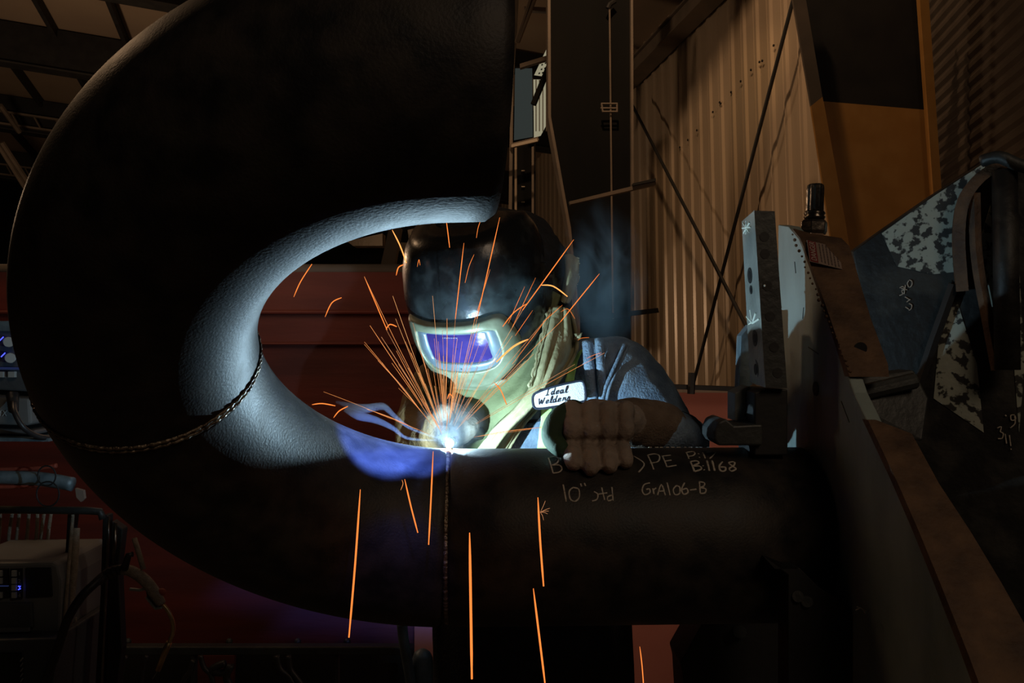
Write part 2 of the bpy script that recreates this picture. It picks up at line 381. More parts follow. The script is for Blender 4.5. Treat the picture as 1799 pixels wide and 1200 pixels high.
# stud with nuts
stud = thing('threaded_stud', 'short dark ribbed stud with nuts on top of the rusty arm', 'bolt', P(1432, 409, 1.53))
b0 = P(1430, 412, 1.53); axd = (P(1433, 322, 1.53)-b0).normalized()
m = MB(); n = 24
rg = []
for h, rr in ((.03,.0125),(.036,.0145),(.078,.0145),(.084,.0135),(.086,.011)):
    rg.append([b0+axd*h+(eX*math.cos(2*math.pi*k/n)+eF*math.sin(2*math.pi*k/n))*(rr*(1 if k % 2 else .9)) for k in range(n)])
m.rings(rg, cap=True); build('stud', m, M['bronze'], stud)
m = MB(); m.tube([b0, b0+axd*.006, b0+axd*.02, b0+axd*.025], [.020,.0225,.0225,.019], 6); build('hex_nut', m, M['bronze'], stud, bevel=.001)
m = MB(); m.tube([b0+axd*.026, b0+axd*.030, b0+axd*.032, b0+axd*.036, b0+axd*.040], [.016,.018,.015,.018,.015], 20); build('washer', m, M['bronze'], stud, smooth=True)
# jaw bar
jaw = thing('jaw_bar', 'upright square steel bar with drilled holes and a star-shaped chalk mark at its top', 'steel bar', P(1345, 680, 1.36))
m = MB(); zf, zb = 1.36, 1.438
q = [(1325,370,zf),(1361,371,zf),(1383,682,zf-.01),(1345,681,zf-.01)]
vs = [P(*a) for a in q]; bk = [P(1303,389,zb), None, None, P(1318,672,zb-.01)]
dv = (bk[0]-vs[0]); dv2 = (bk[3]-vs[3])
allv = vs+[vs[0]+dv, vs[1]+dv, vs[2]+dv2, vs[3]+dv2]
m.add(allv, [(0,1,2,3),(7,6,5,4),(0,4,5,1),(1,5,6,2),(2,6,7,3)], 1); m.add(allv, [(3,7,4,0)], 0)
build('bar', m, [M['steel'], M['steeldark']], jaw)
fn = (vs[3]-vs[0]).cross(dv).normalized()
if fn.dot(eX) > 0: fn = -fn
def jf(px, py, off=0): return on_plane(px, py, vs[0]+fn*off, fn)
dvn = dv.normalized(); upj = (vs[0]-vs[3]).normalized()
def oval(c, rad, m, t, mi=0):
    m.tube([c, c+fn*t], rad, 20, up=(0,0,1), mi=mi)
for (x, y, ro) in ((1318,484,.0125),(1320,509,.007),(1327,594,.013),(1329,649,.016)):
    m = MB(); oval(jf(x, y), ro, m, .0012); o = build('hole_rim', m, M['steeldark'], jaw)
    m = MB(); oval(jf(x, y), ro*.55, m, .0018); build('hole', m, M['black'], o)
m = MB()
for a, b in (((1306,392),(1316,408)),((1311,388),(1311,412)),((1317,391),(1306,410)),((1304,401),(1319,399))):
    m.tube([jf(*a, .0005), jf(*b, .0005)], (.0013), 6)
build('chalk_star', m, M['paint'], jaw)
m = MB()
for s in (((1318,545),(1321,562)),((1328,550),(1323,564)),((1312,556),(1322,568),(1334,560)),((1316,570),(1322,566))):
    m.tube([jf(*a, .0005) for a in s], .0016, 6)
build('chalk_mark', m, M['paint'], jaw)
m = MB()
m.tube([jf(1326,632,.0005), jf(1325,612,.0005), jf(1331,612,.0005)], .0008, 5); build('chalk_scribble', m, M['chalk'], jaw)
ff = (vs[1]-vs[0]).cross(vs[3]-vs[0]).normalized()
if ff.dot(eF) > 0: ff = -ff
for (x, y) in ((1343,416),(1344,446),(1348,502),(1353,556),(1360,610),(1366,655)):
    m = MB(); c = on_plane(x, y, vs[0], ff); m.tube([c, c+ff*.0008], .0075, 16); build('front_hole', m, M['black'], jaw)
m = MB(); c = on_plane(1343, 502, vs[0], ff); m.ball(c, .0022, 8, 6); build('paint_dot', m, M['paint'], jaw)
# clamp wedge behind bar, step jaws on pipe
jw = thing('clamp_jaw', 'stepped steel jaw with cut corners resting on the chalked pipe below the bar', 'clamp jaw', P(1310, 785, 1.42))
m = MB(); m.slab([(1291,690),(1316,678),(1327,690),(1328,745),(1318,742),(1291,740)], 1.42, .05); build('upper_step', m, M['steel'], jw, bevel=.002)
m = MB(); m.slab([(1255,757),(1262,742),(1276,736),(1290,748),(1328,746),(1340,746),(1340,783),(1262,783),(1255,772)], 1.355, .09); build('lower_step', m, M['steeldark'], jw, bevel=.003)
m = MB(); m.slab([(1298,688),(1302,590),(1318,570),(1322,676)], 1.5, .03); build('wedge', m, M['bluesteel'], jw, bevel=.001)
m = MB(); m.slab([(1345,684),(1384,684),(1384,800),(1326,800),(1326,690)], 1.365, .10); build('carrier_block', m, M['black'], jw, bevel=.002)
m = MB(); m.tube([P(1315,728,1.419), P(1315,728,1.417)], .006, 14); build('screw_hole', m, M['black'], jw)
# lower dark jaw block and stand
lj = thing('lower_jaw_block', 'black steel block with slanting upper edge low in front of the pipe end', 'clamp block', P(1480, 1190, 1.25))
m = MB(); m.slab([(1350,985),(1362,998),(1405,998),(1440,1033),(1470,1050),(1600,1200),(1640,1260),(1385,1260),(1385,1010)], 1.255, .05); build('block', m, M['black'], lj, bevel=.0012)
for x, y in ((1418,1057),(1402,1048)):
    m = MB(); m.tube([P(x, y, 1.27), P(x, y, 1.25)], .008, 12); build('set_screw', m, M['steeldark'], lj)
m = MB()
m.tube([P(1503,1072,1.18), P(1512,1068,1.18), P(1522,1074,1.18)], .0007, 5); m.tube([P(1505,1066,1.18), P(1516,1070,1.18), P(1520,1078,1.18)], .0007, 5)
build('paint_mark', m, M['chalk'], lj)
stand = thing('machine_stand', 'black steel machine base in the bottom right under the pipe', 'machine base', P(1400, 1200, 1.75))
m = MB(); m.slab([(1240,1085),(1195,1165),(1200,1185),(1206,1290),(1720,1290),(1720,1085)], 1.72, .12)
build('base_plate', m, M['black'], stand, bevel=.003)
m = MB(); m.tube([P(1300,1110,1.71), P(1300,1110,1.69)], .012, 16); build('base_bolt', m, M['steeldark'], stand)
# back plate
bp = thing('faceplate', 'large scuffed steel plate, coloured dark for shade, with flaking pale paint at the right edge', 'steel plate', P(1700, 1190, 1.8))
def zb_(x): return 1.95-(x-1500)*.0011
BN_ = (eF+eX*.55).normalized(); BP0 = P(1600, 450, 1.80)
def bpp(x, y, o=0): return on_plane(x, y, BP0-BN_*o, BN_)
m = MB()
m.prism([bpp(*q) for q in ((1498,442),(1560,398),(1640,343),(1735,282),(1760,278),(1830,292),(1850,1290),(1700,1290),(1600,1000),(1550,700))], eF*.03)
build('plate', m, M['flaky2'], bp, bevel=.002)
m = MB()
m.prism([bpp(x, y, .001) for x, y in ((1549,410),(1640,345),(1733,284),(1722,318),(1690,352),(1674,420),(1675,478),(1640,482),(1575,468))], eF*-.0008)  # flaking paint cut to the outline of the arc light on the plate
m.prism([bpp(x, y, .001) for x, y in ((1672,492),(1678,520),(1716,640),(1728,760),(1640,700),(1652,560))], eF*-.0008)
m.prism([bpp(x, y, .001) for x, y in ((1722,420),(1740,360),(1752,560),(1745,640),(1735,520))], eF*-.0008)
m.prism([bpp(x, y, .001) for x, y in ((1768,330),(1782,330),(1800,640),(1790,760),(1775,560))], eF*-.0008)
build('flaked_lit_paint', m, M['flaky'], bp)
m = MB(); m.tube(smooth_path([bpp(1762,290,.02), bpp(1722,312,.03), bpp(1692,355,.03), bpp(1684,420,.025), bpp(1690,512,.02)], 5), [(.012,.02)]*21, 4, up=(1,0,0)); build('rusty_strap', m, M['rust'], bp)
m = MB(); m.tube(smooth_path([bpp(1712,340,.03), bpp(1716,450,.03), bpp(1735,560,.03), bpp(1752,650,.03)], 5), .012, 6); build('brace_bar', m, M['rust'], bp)
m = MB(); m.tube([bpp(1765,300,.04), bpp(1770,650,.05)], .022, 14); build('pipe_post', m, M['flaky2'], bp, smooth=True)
m = MB(); m.tube([bpp(1676,500,.012), bpp(1640,600,.012), bpp(1610,690,.012)], .011, 6); build('gusset', m, M['black'], bp)
m = MB(); m.tube(smooth_path([bpp(1725,283,.05), bpp(1755,276,.06), bpp(1790,290,.06), bpp(1830,300,.06)], 4), .012, 10); build('top_rail', m, M['steeldark'], bp, smooth=True)
def marks(parent, strokes, fn, w, mat='chalk', name='chalk_writing'):
    m = MB()
    for s in strokes:
        pts = [fn(x, y) for x, y in s]
        if len(pts) > 2: pts = smooth_path(pts, 3)
        m.tube(pts, w, 5)
    return build(name, m, M[mat], parent)
def z4(s): return [(1250+x/3, 250+y/3) for x, y in s]
marks(bp, [z4(s) for s in ([(990,808),(1008,800),(1002,782),(1015,778),(1010,760),(992,768)],[(1000,770),(1032,778)],[(1015,800),(1022,752)],[(1040,730),(1032,745),(1042,765),(1056,752),(1055,732),(1042,726)],[(1020,815),(1048,832)],[(1028,842),(1048,828)],[(1040,850),(1055,858),(1052,878),(1040,886)],[(1022,868),(1040,880)])], lambda x, y: bpp(x, y, .003), .0011)
def z9(s): return [(1200+x/2.4, 700+y/2.4) for x, y in s]
marks(bp, [z9(s) for s in ([(1358,70),(1363,75)],[(1398,70),(1382,72),(1385,92),(1402,88),(1398,72),(1400,105),(1380,125)],[(1325,125),(1342,120),(1338,140),(1350,148),(1345,168),(1328,170)],[(1358,150),(1364,190)],[(1376,155),(1382,200)],[(1382,212),(1384,216)])], lambda x, y: bpp(x, y, .003), .0012)

# ------------------------------------------------------------------ sparks
NS = [0]
def spark(pts, w=1.6, mat=0, label=None, group=None, name='spark', taper=True):
    pp = [P(*p) for p in pts]
    if len(pp) > 2: pp = smooth_path(pp, 5)
    else: pp = [pp[0].lerp(pp[1], t/4) for t in range(5)]
    n = len(pp); rr = []
    for i in range(n):
        t = i/(n-1); k = (.35+.65*min(1, 4*t))*(1 if t < .85 else .75) if taper else 1
        rr.append(w*.5*1.4/F*k*(.85 if w > 3.2 and pts[0][2] < 1.3 else .68 if w > 2.3 else .46))
    m = MB(); m.tube(pp, rr, 6)
    o = build(name, m, SP[mat], None, origin=pp[0])
    NS[0] += 1
    return tag(o, label, 'spark', group)
G1 = 'sparks falling in front of the pipe'; G2 = 'stray sparks thrown off the weld'; G3 = 'sparks fanning up from the arc'
for pts, w, lb in (
 ([(633,860,1.2),(624,990,1.2),(613,1120,1.2)], 3.4, 'long orange falling streak farthest left below the bend'),
 ([(711,842,1.2),(722,890,1.2),(734,936,1.2)], 3.2, 'short slanting orange falling streak under the blue-lit stretch'),
 ([(761,793,1.22),(757,880,1.2),(753,957,1.2)], 3.2, 'orange falling streak starting right beside the groove'),
 ([(825,936,1.2),(827,1060,1.2),(829,1193,1.2)], 4.6, 'thickest and longest orange falling streak, right of the groove'),
 ([(945,874,1.2),(949,950,1.2),(955,1030,1.2)], 3.4, 'orange falling streak with a tiny side burst below the glove'),
 ([(937,1034,1.2),(947,1115,1.2),(958,1205,1.2)], 3.4, 'orange falling streak running off the bottom edge, lower centre'),
 ([(1124,1136,1.5),(1128,1170,1.5),(1131,1210,1.5)], 2.8, 'short orange streak against the reddish patch at the bottom')):
    spark(pts, w, 0, lb, G1)
spark([(706,843,1.2),(708,850,1.2),(704,861,1.2)], 1.6, 1, 'tiny forked orange flick above the slanting falling streak', G1)
for a in ((958,880),(966,893),(962,903),(955,914),(964,898)):
    spark([(949,900,1.2),((949+a[0])/2+1,(900+a[1])/2-1,1.2),(*a,1.2)], 1., 2, 'hair-thin spark in the tiny burst beside the falling streak', 'tiny burst sparks')
stray = [
 ([(516,522,1.45),(528,495,1.45),(548,464,1.45)],2.6,'faint bent streak high at the left inside the bend'),
 ([(571,557,1.4),(583,532,1.4),(600,523,1.4)],2.6,'hook-shaped streak left of the helmet against the red panel'),
 ([(689,404,1.45),(703,432,1.45),(714,462,1.45)],3.2,'curved bright streak at the top left corner of the helmet'),
 ([(696,484,1.45),(700,470,1.45),(709,465,1.45)],3.,'small hook-shaped streak just left of the helmet shell'),
 ([(784,387,1.5),(787,410,1.5),(790,435,1.5)],2.4,'short upright streak on the black hood under the upper elbow'),
 ([(845,386,1.5),(840,400,1.5),(837,418,1.5)],2.,'short leaning streak on the hood near the elbow rim'),
 ([(733,469,1.55),(736,456,1.55),(738,466,1.55)],2.,'tiny arch-shaped spark on the upper left of the helmet shell'),
 ([(833,447,1.5),(824,468,1.5),(817,497,1.5)],2.,'slightly bent streak on the helmet shell above the lens'),
 ([(950,501,1.45),(972,503,1.45),(997,521,1.45)],3.2,'thick curved streak crossing the pale strip beside the helmet'),
 ([(678,579,1.4),(685,570,1.4),(697,574,1.4)],3.,'small arch-shaped streak left of the helmet lens'),
 ([(928,532,1.45),(903,549,1.45),(883,574,1.45)],2.6,'curved streak right of the lens frame'),
 ([(928,596,1.4),(902,609,1.4),(872,636,1.4)],4.6,'thick bright streak at the right corner of the lens frame'),
 ([(868,672,1.4),(880,686,1.4),(890,711,1.4)],3.,'curved streak falling to the right under the helmet'),
 ([(548,711,1.4),(566,709,1.4),(589,713,1.4)],2.8,'nearly level streak over the blue-lit elbow'),
 ([(586,734,1.4),(596,722,1.4),(611,714,1.4)],2.8,'short rising streak touching the blue-lit elbow'),
 ([(786,701,1.4),(790,692,1.4),(797,700,1.4)],2.8,'tiny arch-shaped spark just above the arc glow'),
 ([(985,548,1.45),(998,543,1.45),(1010,560,1.45)],1.4,'thin arched spark beside the leather collar'),
 ([(1015,598,1.5),(1022,594,1.5),(1035,593,1.5)],1.4,'small pale spark at the top of the jacket shoulder'),
 ([(1030,630,1.45),(1043,624,1.45),(1056,620,1.45)],1.4,'small pale spark on the jacket shoulder folds'),
]
for pts, w, lb in stray: spark(pts, w, 3 if w > 3.1 else 0, lb, G2)
long_ = [((878,382),(838,560),2.4,'tall streak rising past the elbow rim over the helmet'),((815,427),(800,560),2.4,'upright streak crossing the helmet shell, left of the tallest'),
 ((861,473),(833,565),2.,'streak just right of the tallest one over the helmet'),((1008,421),(918,545),2.6,'long streak leaning right, ending beyond the hood'),
 ((1053,481),(985,565),2.4,'streak farthest right in the haze behind the helmet'),((941,488),(900,575),1.7,'middle of three parallel thin streaks at the helmet side'),
 ((922,503),(893,568),1.5,'leftmost of three parallel thin streaks at the helmet side'),((968,690-140),(900,640),1.6,'thin streak between the lens frame and the collar'),
 ((640,486),(680,580),2.4,'streak rising highest to the left of the helmet'),((936,545),(905,590),1.6,'thin streak at the right side of the helmet'),
 ((988,536),(954,566),1.6,'short streak beside the pale strip of the hood')]
for a, b, w, lb in long_: spark([(a[0],a[1],1.42),(b[0],b[1],1.42)], w, 0, lb, G2)
# fan
rn = random.Random(11)
fan = [(640,605),(650,572),(670,592),(671,637),(679,580),(695,560),(712,600),(748,650),(760,640),(700,640),(800,560),(838,560),(860,600),(833,566),(900,590),(918,545),(985,565),(960,560),(1010,640),(1062,620),(905,640),(640,486),(722,620),(735,655),(770,600),(786,590),(812,600),(760,520),(690,520)]
for i in range(84):
    if i < len(fan): tx_, ty_ = fan[i]; q0 = rn.uniform(.16, .34)
    else:
        an = math.radians(rn.gauss(92, 34)); an = min(max(an, math.radians(8)), math.radians(158))
        ln = rn.uniform(45, 235)*(1 if an > math.radians(25) else .9)
        tx_, ty_ = 783+math.cos(an)*ln*(1.0), 775-math.sin(an)*ln; q0 = rn.uniform(.22, .45)
    ze = 1.385+rn.uniform(-.06, .12)
    sx_, sy_ = 783+(tx_-783)*q0, 775+(ty_-775)*q0
    mx, my = (sx_+tx_)/2+rn.uniform(-1.5, 1.5), (sy_+ty_)/2-rn.uniform(0, 3)
    spark([(sx_, sy_, 1.385+(ze-1.385)*q0), (mx, my, (1.385+ze)/2), (tx_, ty_, ze)], rn.choice((1.,1.2,1.5,1.9)), rn.choice((4,1,1,2)), 'thin orange spark in the fan spraying up from the weld', G3)

# ------------------------------------------------------------------ arc
wv = (XA-CAM)-aX*(XA-CAM).dot(aX); Lw_ = wv.length; wd_ = wv.normalized(); up_ = aX.cross(wd_); up_ = up_ if up_.z > 0 else -up_
def crown(x, lift, back=0):
    a_ = math.asin(r/Lw_)-back; return XA+aX*x+(up_*math.cos(a_)-wd_*math.sin(a_))*(r+lift)
ac = crown(-.003, -.0025)
m = MB(); m.ball(ac, .0052, 14, 8); tag(build('welding_arc', m, M['arc'], None, smooth=True, origin=ac), 'small white-orange glowing arc in the groove on top of the pipe', 'welding arc')

# ------------------------------------------------------------------ the hall
def W(x, y, z): return V((x, y, z))
fl = MB(); fl.box((0, 12, -.05), (14, 16, .05)); build('floor', fl, M['floor'], kind='structure')
# right wall: corrugated sheeting
A0 = W(3.31, 9, 0); dW = V((-.254, 1, 0)).normalized(); nW = V((-dW.y, dW.x, 0)).normalized()   # nW points into the hall (-x)
def wallpt(px, py, off=0): return on_plane(px, py, A0+nW*off, nW)
m = MB(); pts = []; s = -1.2; per = .31
while s < 14.5:
    for ds, of in ((0,0),(.09,0),(.125,.024),(.175,.024),(.21,0)):
        pts.append(A0+dW*(s+ds)+nW*(.0+of))
    for ds in (.225,.24): pts.append(A0+dW*(s+ds)+nW*(.006 if ds == .225 else 0))
    s += per
vs = []; fs = []
for i, p in enumerate(pts): vs += [p+V((0,0,0)), p+V((0,0,12.5))]
for i in range(len(pts)-1): fs.append((2*i, 2*i+2, 2*i+3, 2*i+1))
m.add(vs, fs); o = build('wall_right', m, M['corr'], kind='structure'); solid(o, .01, -1)
m = MB()
for x, y in ((1360,80),(1340,107),(1335,109),(1320,123),(1302,143),(1285,162),(1267,182),(1265,180),(1253,197),(1225,229),(1209,246),(1195,259)):
    c = wallpt(x, y, .04); m.tube([c, c+nW*.012], .016, 6)
tag(build('wall_screws', m, M['rod'], origin=wallpt(1285,162,.04)), 'scattered dark screw heads in the beige wall sheeting', 'screw', kind='stuff')
def beam(a, b, hw, hh, m, mi=0):
    d = (b-a).normalized(); s_ = d.cross(V((0,0,1))).normalized(); u = s_.cross(d)
    m.prism([a+s_*x*hw+u*y*hh for x, y in ((-1,-1),(1,-1),(1,1),(-1,1))], b-a, mi)
zg = wallpt(1116, 118, .25).z
g0 = A0+nW*.2+dW*-1.0; g1 = A0+nW*.2+dW*5.2
m = MB(); g0.z = g1.z = zg; beam(g0, g1, .10, .10, m)
m2 = MB(); beam(g0+V((0,0,.12)), g1+V((0,0,.12)), .14, .012, m2); beam(g0-V((0,0,.12)), g1-V((0,0,.12)), .14, .012, m2)
g = thing('wall_girt', 'heavy horizontal brown-grey beam running along the beige wall at the top', 'beam', g0)
build('web', m, M['girt'], g); build('flange', m2, M['girt'], g)
def rod(a, b, w, lb, of=.3):
    m = MB(); p, q = wallpt(*a, of), wallpt(*b, of); m.tube([p, q], w, 8)
    tag(build('brace_rod', m, M['rod'], origin=q), lb, 'brace rod')
rod((1396,-10), (1214,690), .022, 'black brace rod across the beige wall, leaning from top right to bottom')
rod((1106,175), (1330,610), .022, 'black brace rod across the beige wall, running down from the dark column', .4)
# dark column + conduit
cd = thing('dark_column', 'broad dark steel building column between the beige wall and the lit strip', 'column', P(1040, 766, 10.5))
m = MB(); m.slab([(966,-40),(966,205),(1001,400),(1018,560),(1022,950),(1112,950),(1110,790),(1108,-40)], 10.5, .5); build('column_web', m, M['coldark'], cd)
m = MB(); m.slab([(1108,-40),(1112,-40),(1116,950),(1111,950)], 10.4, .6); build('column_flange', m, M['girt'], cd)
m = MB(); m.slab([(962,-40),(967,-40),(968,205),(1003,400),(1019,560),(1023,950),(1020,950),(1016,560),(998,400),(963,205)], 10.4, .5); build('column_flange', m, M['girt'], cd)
ce = thing('conduit_pipe', 'thin pale vertical conduit running down the dark column', 'conduit', P(1075, 600, 10.4))
m = MB(); m.tube([P(1071,15,10.38), P(1073,200,10.38), P(1077,560,10.38)], .011, 8); build('pipe', m, M['girt'], ce)
m = MB(); m.tube([P(1068,15,10.38), P(1071,8,10.38), P(1080,2,10.4)], .03, 8); build('elbow_fitting', m, M['rod'], ce)
m = MB()
for a, b in (((1056,182),(1085,182)),((1058,196),(1085,196)),((1057,182),(1059,196)),((1084,182),(1084,196)),((1055,190),(1085,190))): m.tube([P(*a,10.33), P(*b,10.33)], .011, 6)
build('strap_bracket', m, M['girt'], ce)
st_ = thing('strut_arm', 'thin pale horizontal strut crossing the dark column below mid height', 'strut', P(1000, 357, 9.6))
m = MB(); m.slab([(1000,354),(1152,317),(1152,324),(1002,359)], 9.6, .1); build('angle_bar', m, M['girt'], st_)
m = MB(); m.slab([(1112,322),(1152,313),(1152,318),(1112,326)], 9.55, .1); build('cap_plate', m, M['rod'], st_)
m = MB(); m.slab([(1022,556),(1156,541),(1158,549),(1022,566)], 9.6, .1); tag(build('strut_arm', m, M['coldark'], origin=P(1022,560,9.6)), 'dim dark strut low on the dark column, level with the helmet lens', 'strut')
# ochre column and roller door
yc = thing('ochre_column', 'tapered steel column painted ochre below and charcoal above, top right', 'column', P(1560, 766, 7.4))
m = MB()
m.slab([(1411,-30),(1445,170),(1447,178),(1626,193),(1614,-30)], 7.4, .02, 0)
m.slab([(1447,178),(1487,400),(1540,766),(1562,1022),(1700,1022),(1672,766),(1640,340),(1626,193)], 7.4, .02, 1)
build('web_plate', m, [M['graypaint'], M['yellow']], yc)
m = MB()
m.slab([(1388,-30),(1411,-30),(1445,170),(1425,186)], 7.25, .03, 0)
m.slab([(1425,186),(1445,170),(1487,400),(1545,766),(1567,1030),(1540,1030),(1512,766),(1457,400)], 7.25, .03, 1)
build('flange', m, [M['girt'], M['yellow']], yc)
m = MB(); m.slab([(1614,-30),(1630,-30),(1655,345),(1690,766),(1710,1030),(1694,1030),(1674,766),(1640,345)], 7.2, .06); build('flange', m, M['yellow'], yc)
pD = P(1648, 300, 8.0); dD = V((.073, 1, 0)).normalized(); nD = V((-dD.y, dD.x, 0))
m = MB(); vs = []; fs = []; zz = 0; prof = []
while zz < 7:
    for dz, of in ((0,0),(.035,.02),(.07,.02),(.10,0)): prof.append((zz+dz, of))
    zz += .115
for z_, of in prof:
    for t in (.3, -3.4): q = pD+dD*t+nD*of; vs.append(V((q.x, q.y, z_)))
for i in range(len(prof)-1): fs.append((2*i, 2*i+1, 2*i+3, 2*i+2))
m.add(vs, fs); o = build('door_1', m, M['door'], kind='structure'); solid(o, .01, -1)
# left strip: lattice column, windows, far wall
lc = thing('lattice_column', 'slender lattice steel column with rungs and diagonals beside the upper elbow rim', 'lattice column', P(930, 700, 12))
for q in ([(903,-20),(912,-20),(908,60),(902,140),(899,400),(893,400),(897,140)], [(961,-20),(966,-20),(966,205),(962,215)]):
    m = MB(); m.slab(q, 12, .15); build('chord', m, M['girt'], lc)
for q in ([(921,11),(962,13),(962,20),(922,17)], [(913,112),(962,97),(963,104),(914,119)], [(897,252),(945,240),(947,246),(900,258)]):
    m = MB(); m.slab(q, 11.9, .1); build('rung', m, M['girt'], lc)
for a, b in (((935,-10),(907,75)), ((943,-10),(910,75)), ((964,118),(937,184))):
    m = MB(); m.tube([P(*a,11.85), P(*b,11.85)], .026 if a[0] < 950 else .04, 6); build('diagonal', m, M['coldark'] if a[0] > 950 else M['girt'], lc)
wn = thing('sunlit_panel', 'pale daylit ribbed panel glimpsed left of the dark column', 'wall panel', P(950, 240, 13.6))
m = MB(); m.slab([(937,135),(963,80),(964,212),(950,238),(938,242)], 13.6, .02); build('sheet', m, M['sun_sheet'], wn)
m = MB()
for x in (941,947,953,959): m.slab([(x,140),(x+1.6,140),(x+1.6,230),(x,230)], 13.55, .03)
build('sheet_rib', m, M['corrpale'], wn)
for x, y in ((951,113),(957,110),(950,121),(956,119),(952,127),(946,128)):
    m = MB(); m.slab([(x,y),(x+3,y-1),(x+3,y+1),(x,y+2)], 13.5, .02); build('vent_slot', m, M['rod'], wn)
m = MB(); m.slab([(937,132),(952,134),(952,139),(937,139)], 13.5, .02); build('cross_bar', m, M['rod'], wn)
m = MB(); m.slab([(905,120),(935,120),(936,240),(903,246)], 13.8, .02); tag(build('sun_sheet_1', m, M['win2']), kind='structure')
sl = thing('lit_sill', 'small warm-lit horizontal ledge left of the dark column', 'ledge', P(900, 255, 11.6))
m = MB(); m.slab([(898,254),(943,243),(945,248),(898,259)], 11.6, .05); build('ledge', m, M['pale'], sl)
tp = thing('dark_locker', 'tall dark cabinet with pale uprights below the lit ledge', 'cabinet', P(920, 520, 12.5))
m = MB(); m.slab([(895,260),(941,250),(941,560),(895,560)], 12.5, .4); build('body', m, M['coldark'], tp)
for x in (904, 934):
    m = MB(); m.slab([(x,258),(x+4,257),(x+4,420),(x,420)], 12.4, .05); build('upright', m, M['girt'] if x > 920 else M['corr'], tp)
for y in (299, 327, 354):
    m = MB(); m.slab([(916,y),(922,y),(922,y+1.5),(916,y+1.5)], 12.45, .02); build('latch', m, M['pale'], tp)
m = MB(); m.box((-2, 27, 5), (16, .1, 6)); build('wall_back', m, M['coldark'], kind='structure')
m = MB(); m.box((-13.5, 12, 5), (.1, 16, 6)); build('wall_left', m, M['coldark'], kind='structure')
# roof and girders
dR = V((1, .254, -.08)).normalized(); dP = V((-.254, 1, 0)).normalized()
def roofpt(s, t, dz=0): return V((-10, 13, 8.35))+dR*s+dP*t+V((0,0,dz))
m = MB(); m.prism([roofpt(-6,-8), roofpt(16,-8), roofpt(16,18), roofpt(-6,18)], V((0,0,.1))); build('ceiling', m, M['deck'], kind='structure')
names = ('nearest, at the top left corner', 'second, above the curve of the pipe', 'third, left of the pipe', 'fourth and lowest of the clear ones', 'fifth, dim and far behind the others', 'sixth and farthest')
for i, t in enumerate((-1.3, 1.1, 5.0, 9.3, 12.5, 15.0)):
    a, b = roofpt(-6, t, -.45), roofpt(16, t, -.45)
    gt = thing('roof_girder', 'dark roof girder, '+names[i], 'girder', roofpt(0, t, -.9), 'girders under the roof')
    h = .16 if i == 0 else .36
    m = MB(); beam(a+V((0,0,.45-h-.05)), b+V((0,0,.45-h-.05)), .02, h, m); build('web', m, M['black'], gt)
    m = MB(); beam(a+V((0,0,.45-2*h-.07)), b+V((0,0,.45-2*h-.07)), .13, .015, m); build('flange', m, M['graypaint'], gt)
    if i in (2, 3):
        m = MB()
        for k in range(14):
            q = roofpt(-2+k*.42, t-.3, -.52); m.tube([q, q+dR*.12-V((0,0,.2))], .02, 5)
        beam(roofpt(-6, t-.3, -.5), roofpt(8, t-.3, -.5), .03, .02, m); beam(roofpt(-6, t-.3, -.75), roofpt(8, t-.3, -.75), .03, .02, m)
        build('cable_tray', m, M['girt'], gt)
for k in range(9):
    s = -3.2+k*1.15
    m = MB(); beam(roofpt(s, -8, -.10), roofpt(s, 17, -.10), .035, .09, m)
    tag(build('roof_purlin', m, M['graypaint'], origin=roofpt(s, 0, -.1)), 'narrow dark roof purlin crossing above the girders at the upper left', 'purlin', 'purlins under the roof')
for i, (a, b) in enumerate((((-6,250),(44,330)),((3,250),(52,325)),((0,185),(34,232)))):
    m = MB(); m.tube([P(*a,17), P(*b,17.6)], .05, 6)
    tag(build('roof_brace', m, M['girt'], origin=P(*a,17)), ('pale upper diagonal brace between girders at the left edge', 'pale diagonal brace beside its twin at the left edge', 'short dark diagonal brace above the paired ones')[i], 'brace')
# pale things seen through the bend, left of the hood
m = MB(); m.slab([(560,430),(720,405),(745,440),(745,480),(530,480)], 9, .3); tag(build('distant_machine', m, M['coldark'], origin=P(640,470,9)), 'dim dark machinery far behind, seen through the bend above the red panel', 'machine')
dm = thing('distant_duct', 'pale-lit duct pieces far behind, between the elbow and the hood', 'duct', P(660, 440, 8.6))
for q in ([(610,424),(672,410),(672,432),(620,432)], [(716,404),(742,398),(742,418),(718,420)], [(690,425),(744,428),(744,441),(700,440)]):
    m = MB(); m.slab(q, 8.6, .2); build('duct_section', m, M['corr'], dm)
m = MB(); m.slab([(682,405),(704,400),(692,470),(668,470)], 8.3, .15); tag(build('leaning_post', m, M['girt'], origin=P(680,470,8.3)), 'leaning dull post behind, seen between the elbow and the helmet', 'post')
# red barrier
rp = thing('red_barrier', 'tall dark red steel barrier seen through the bend and under it', 'barrier', P(350, 1140, 3.1))
m = MB(); m.slab([(-160,478),(728,478),(728,1138),(-160,1138)], 3.1, .06); build('panel', m, M['red'], rp)
for y, hh in ((545,7),(602,4)):
    m = MB(); m.slab([(-160,y),(728,y),(728,y+hh),(-160,y+hh)], 3.07, .03); build('rib', m, M['red'], rp, bevel=.006)
m = MB(); m.tube([P(-160,474,3.12), P(728,474,3.12)], .02, 12); build('top_rail', m, M['girt'], rp, smooth=True)
for k in range(5):
    m = MB(); c = P((225,403,523,610,60)[k], 1127, 3.08); m.ball(c, .012, 8, 6); build('rivet', m, M['steeldark'], rp)
rq = thing('low_red_panel', 'brownish red panel to the right of the welder, below the beige wall', 'panel', P(1200, 1300, 2.9))
m = MB(); m.slab([(728,690),(1420,690),(1420,1330),(728,1330)], 2.95, .06); build('panel', m, M['redb'], rq)
m = MB(); m.slab([(1100,684),(1420,686),(1420,691),(1100,689)], 2.9, .05); build('top_trim', m, M['corr'], rq)
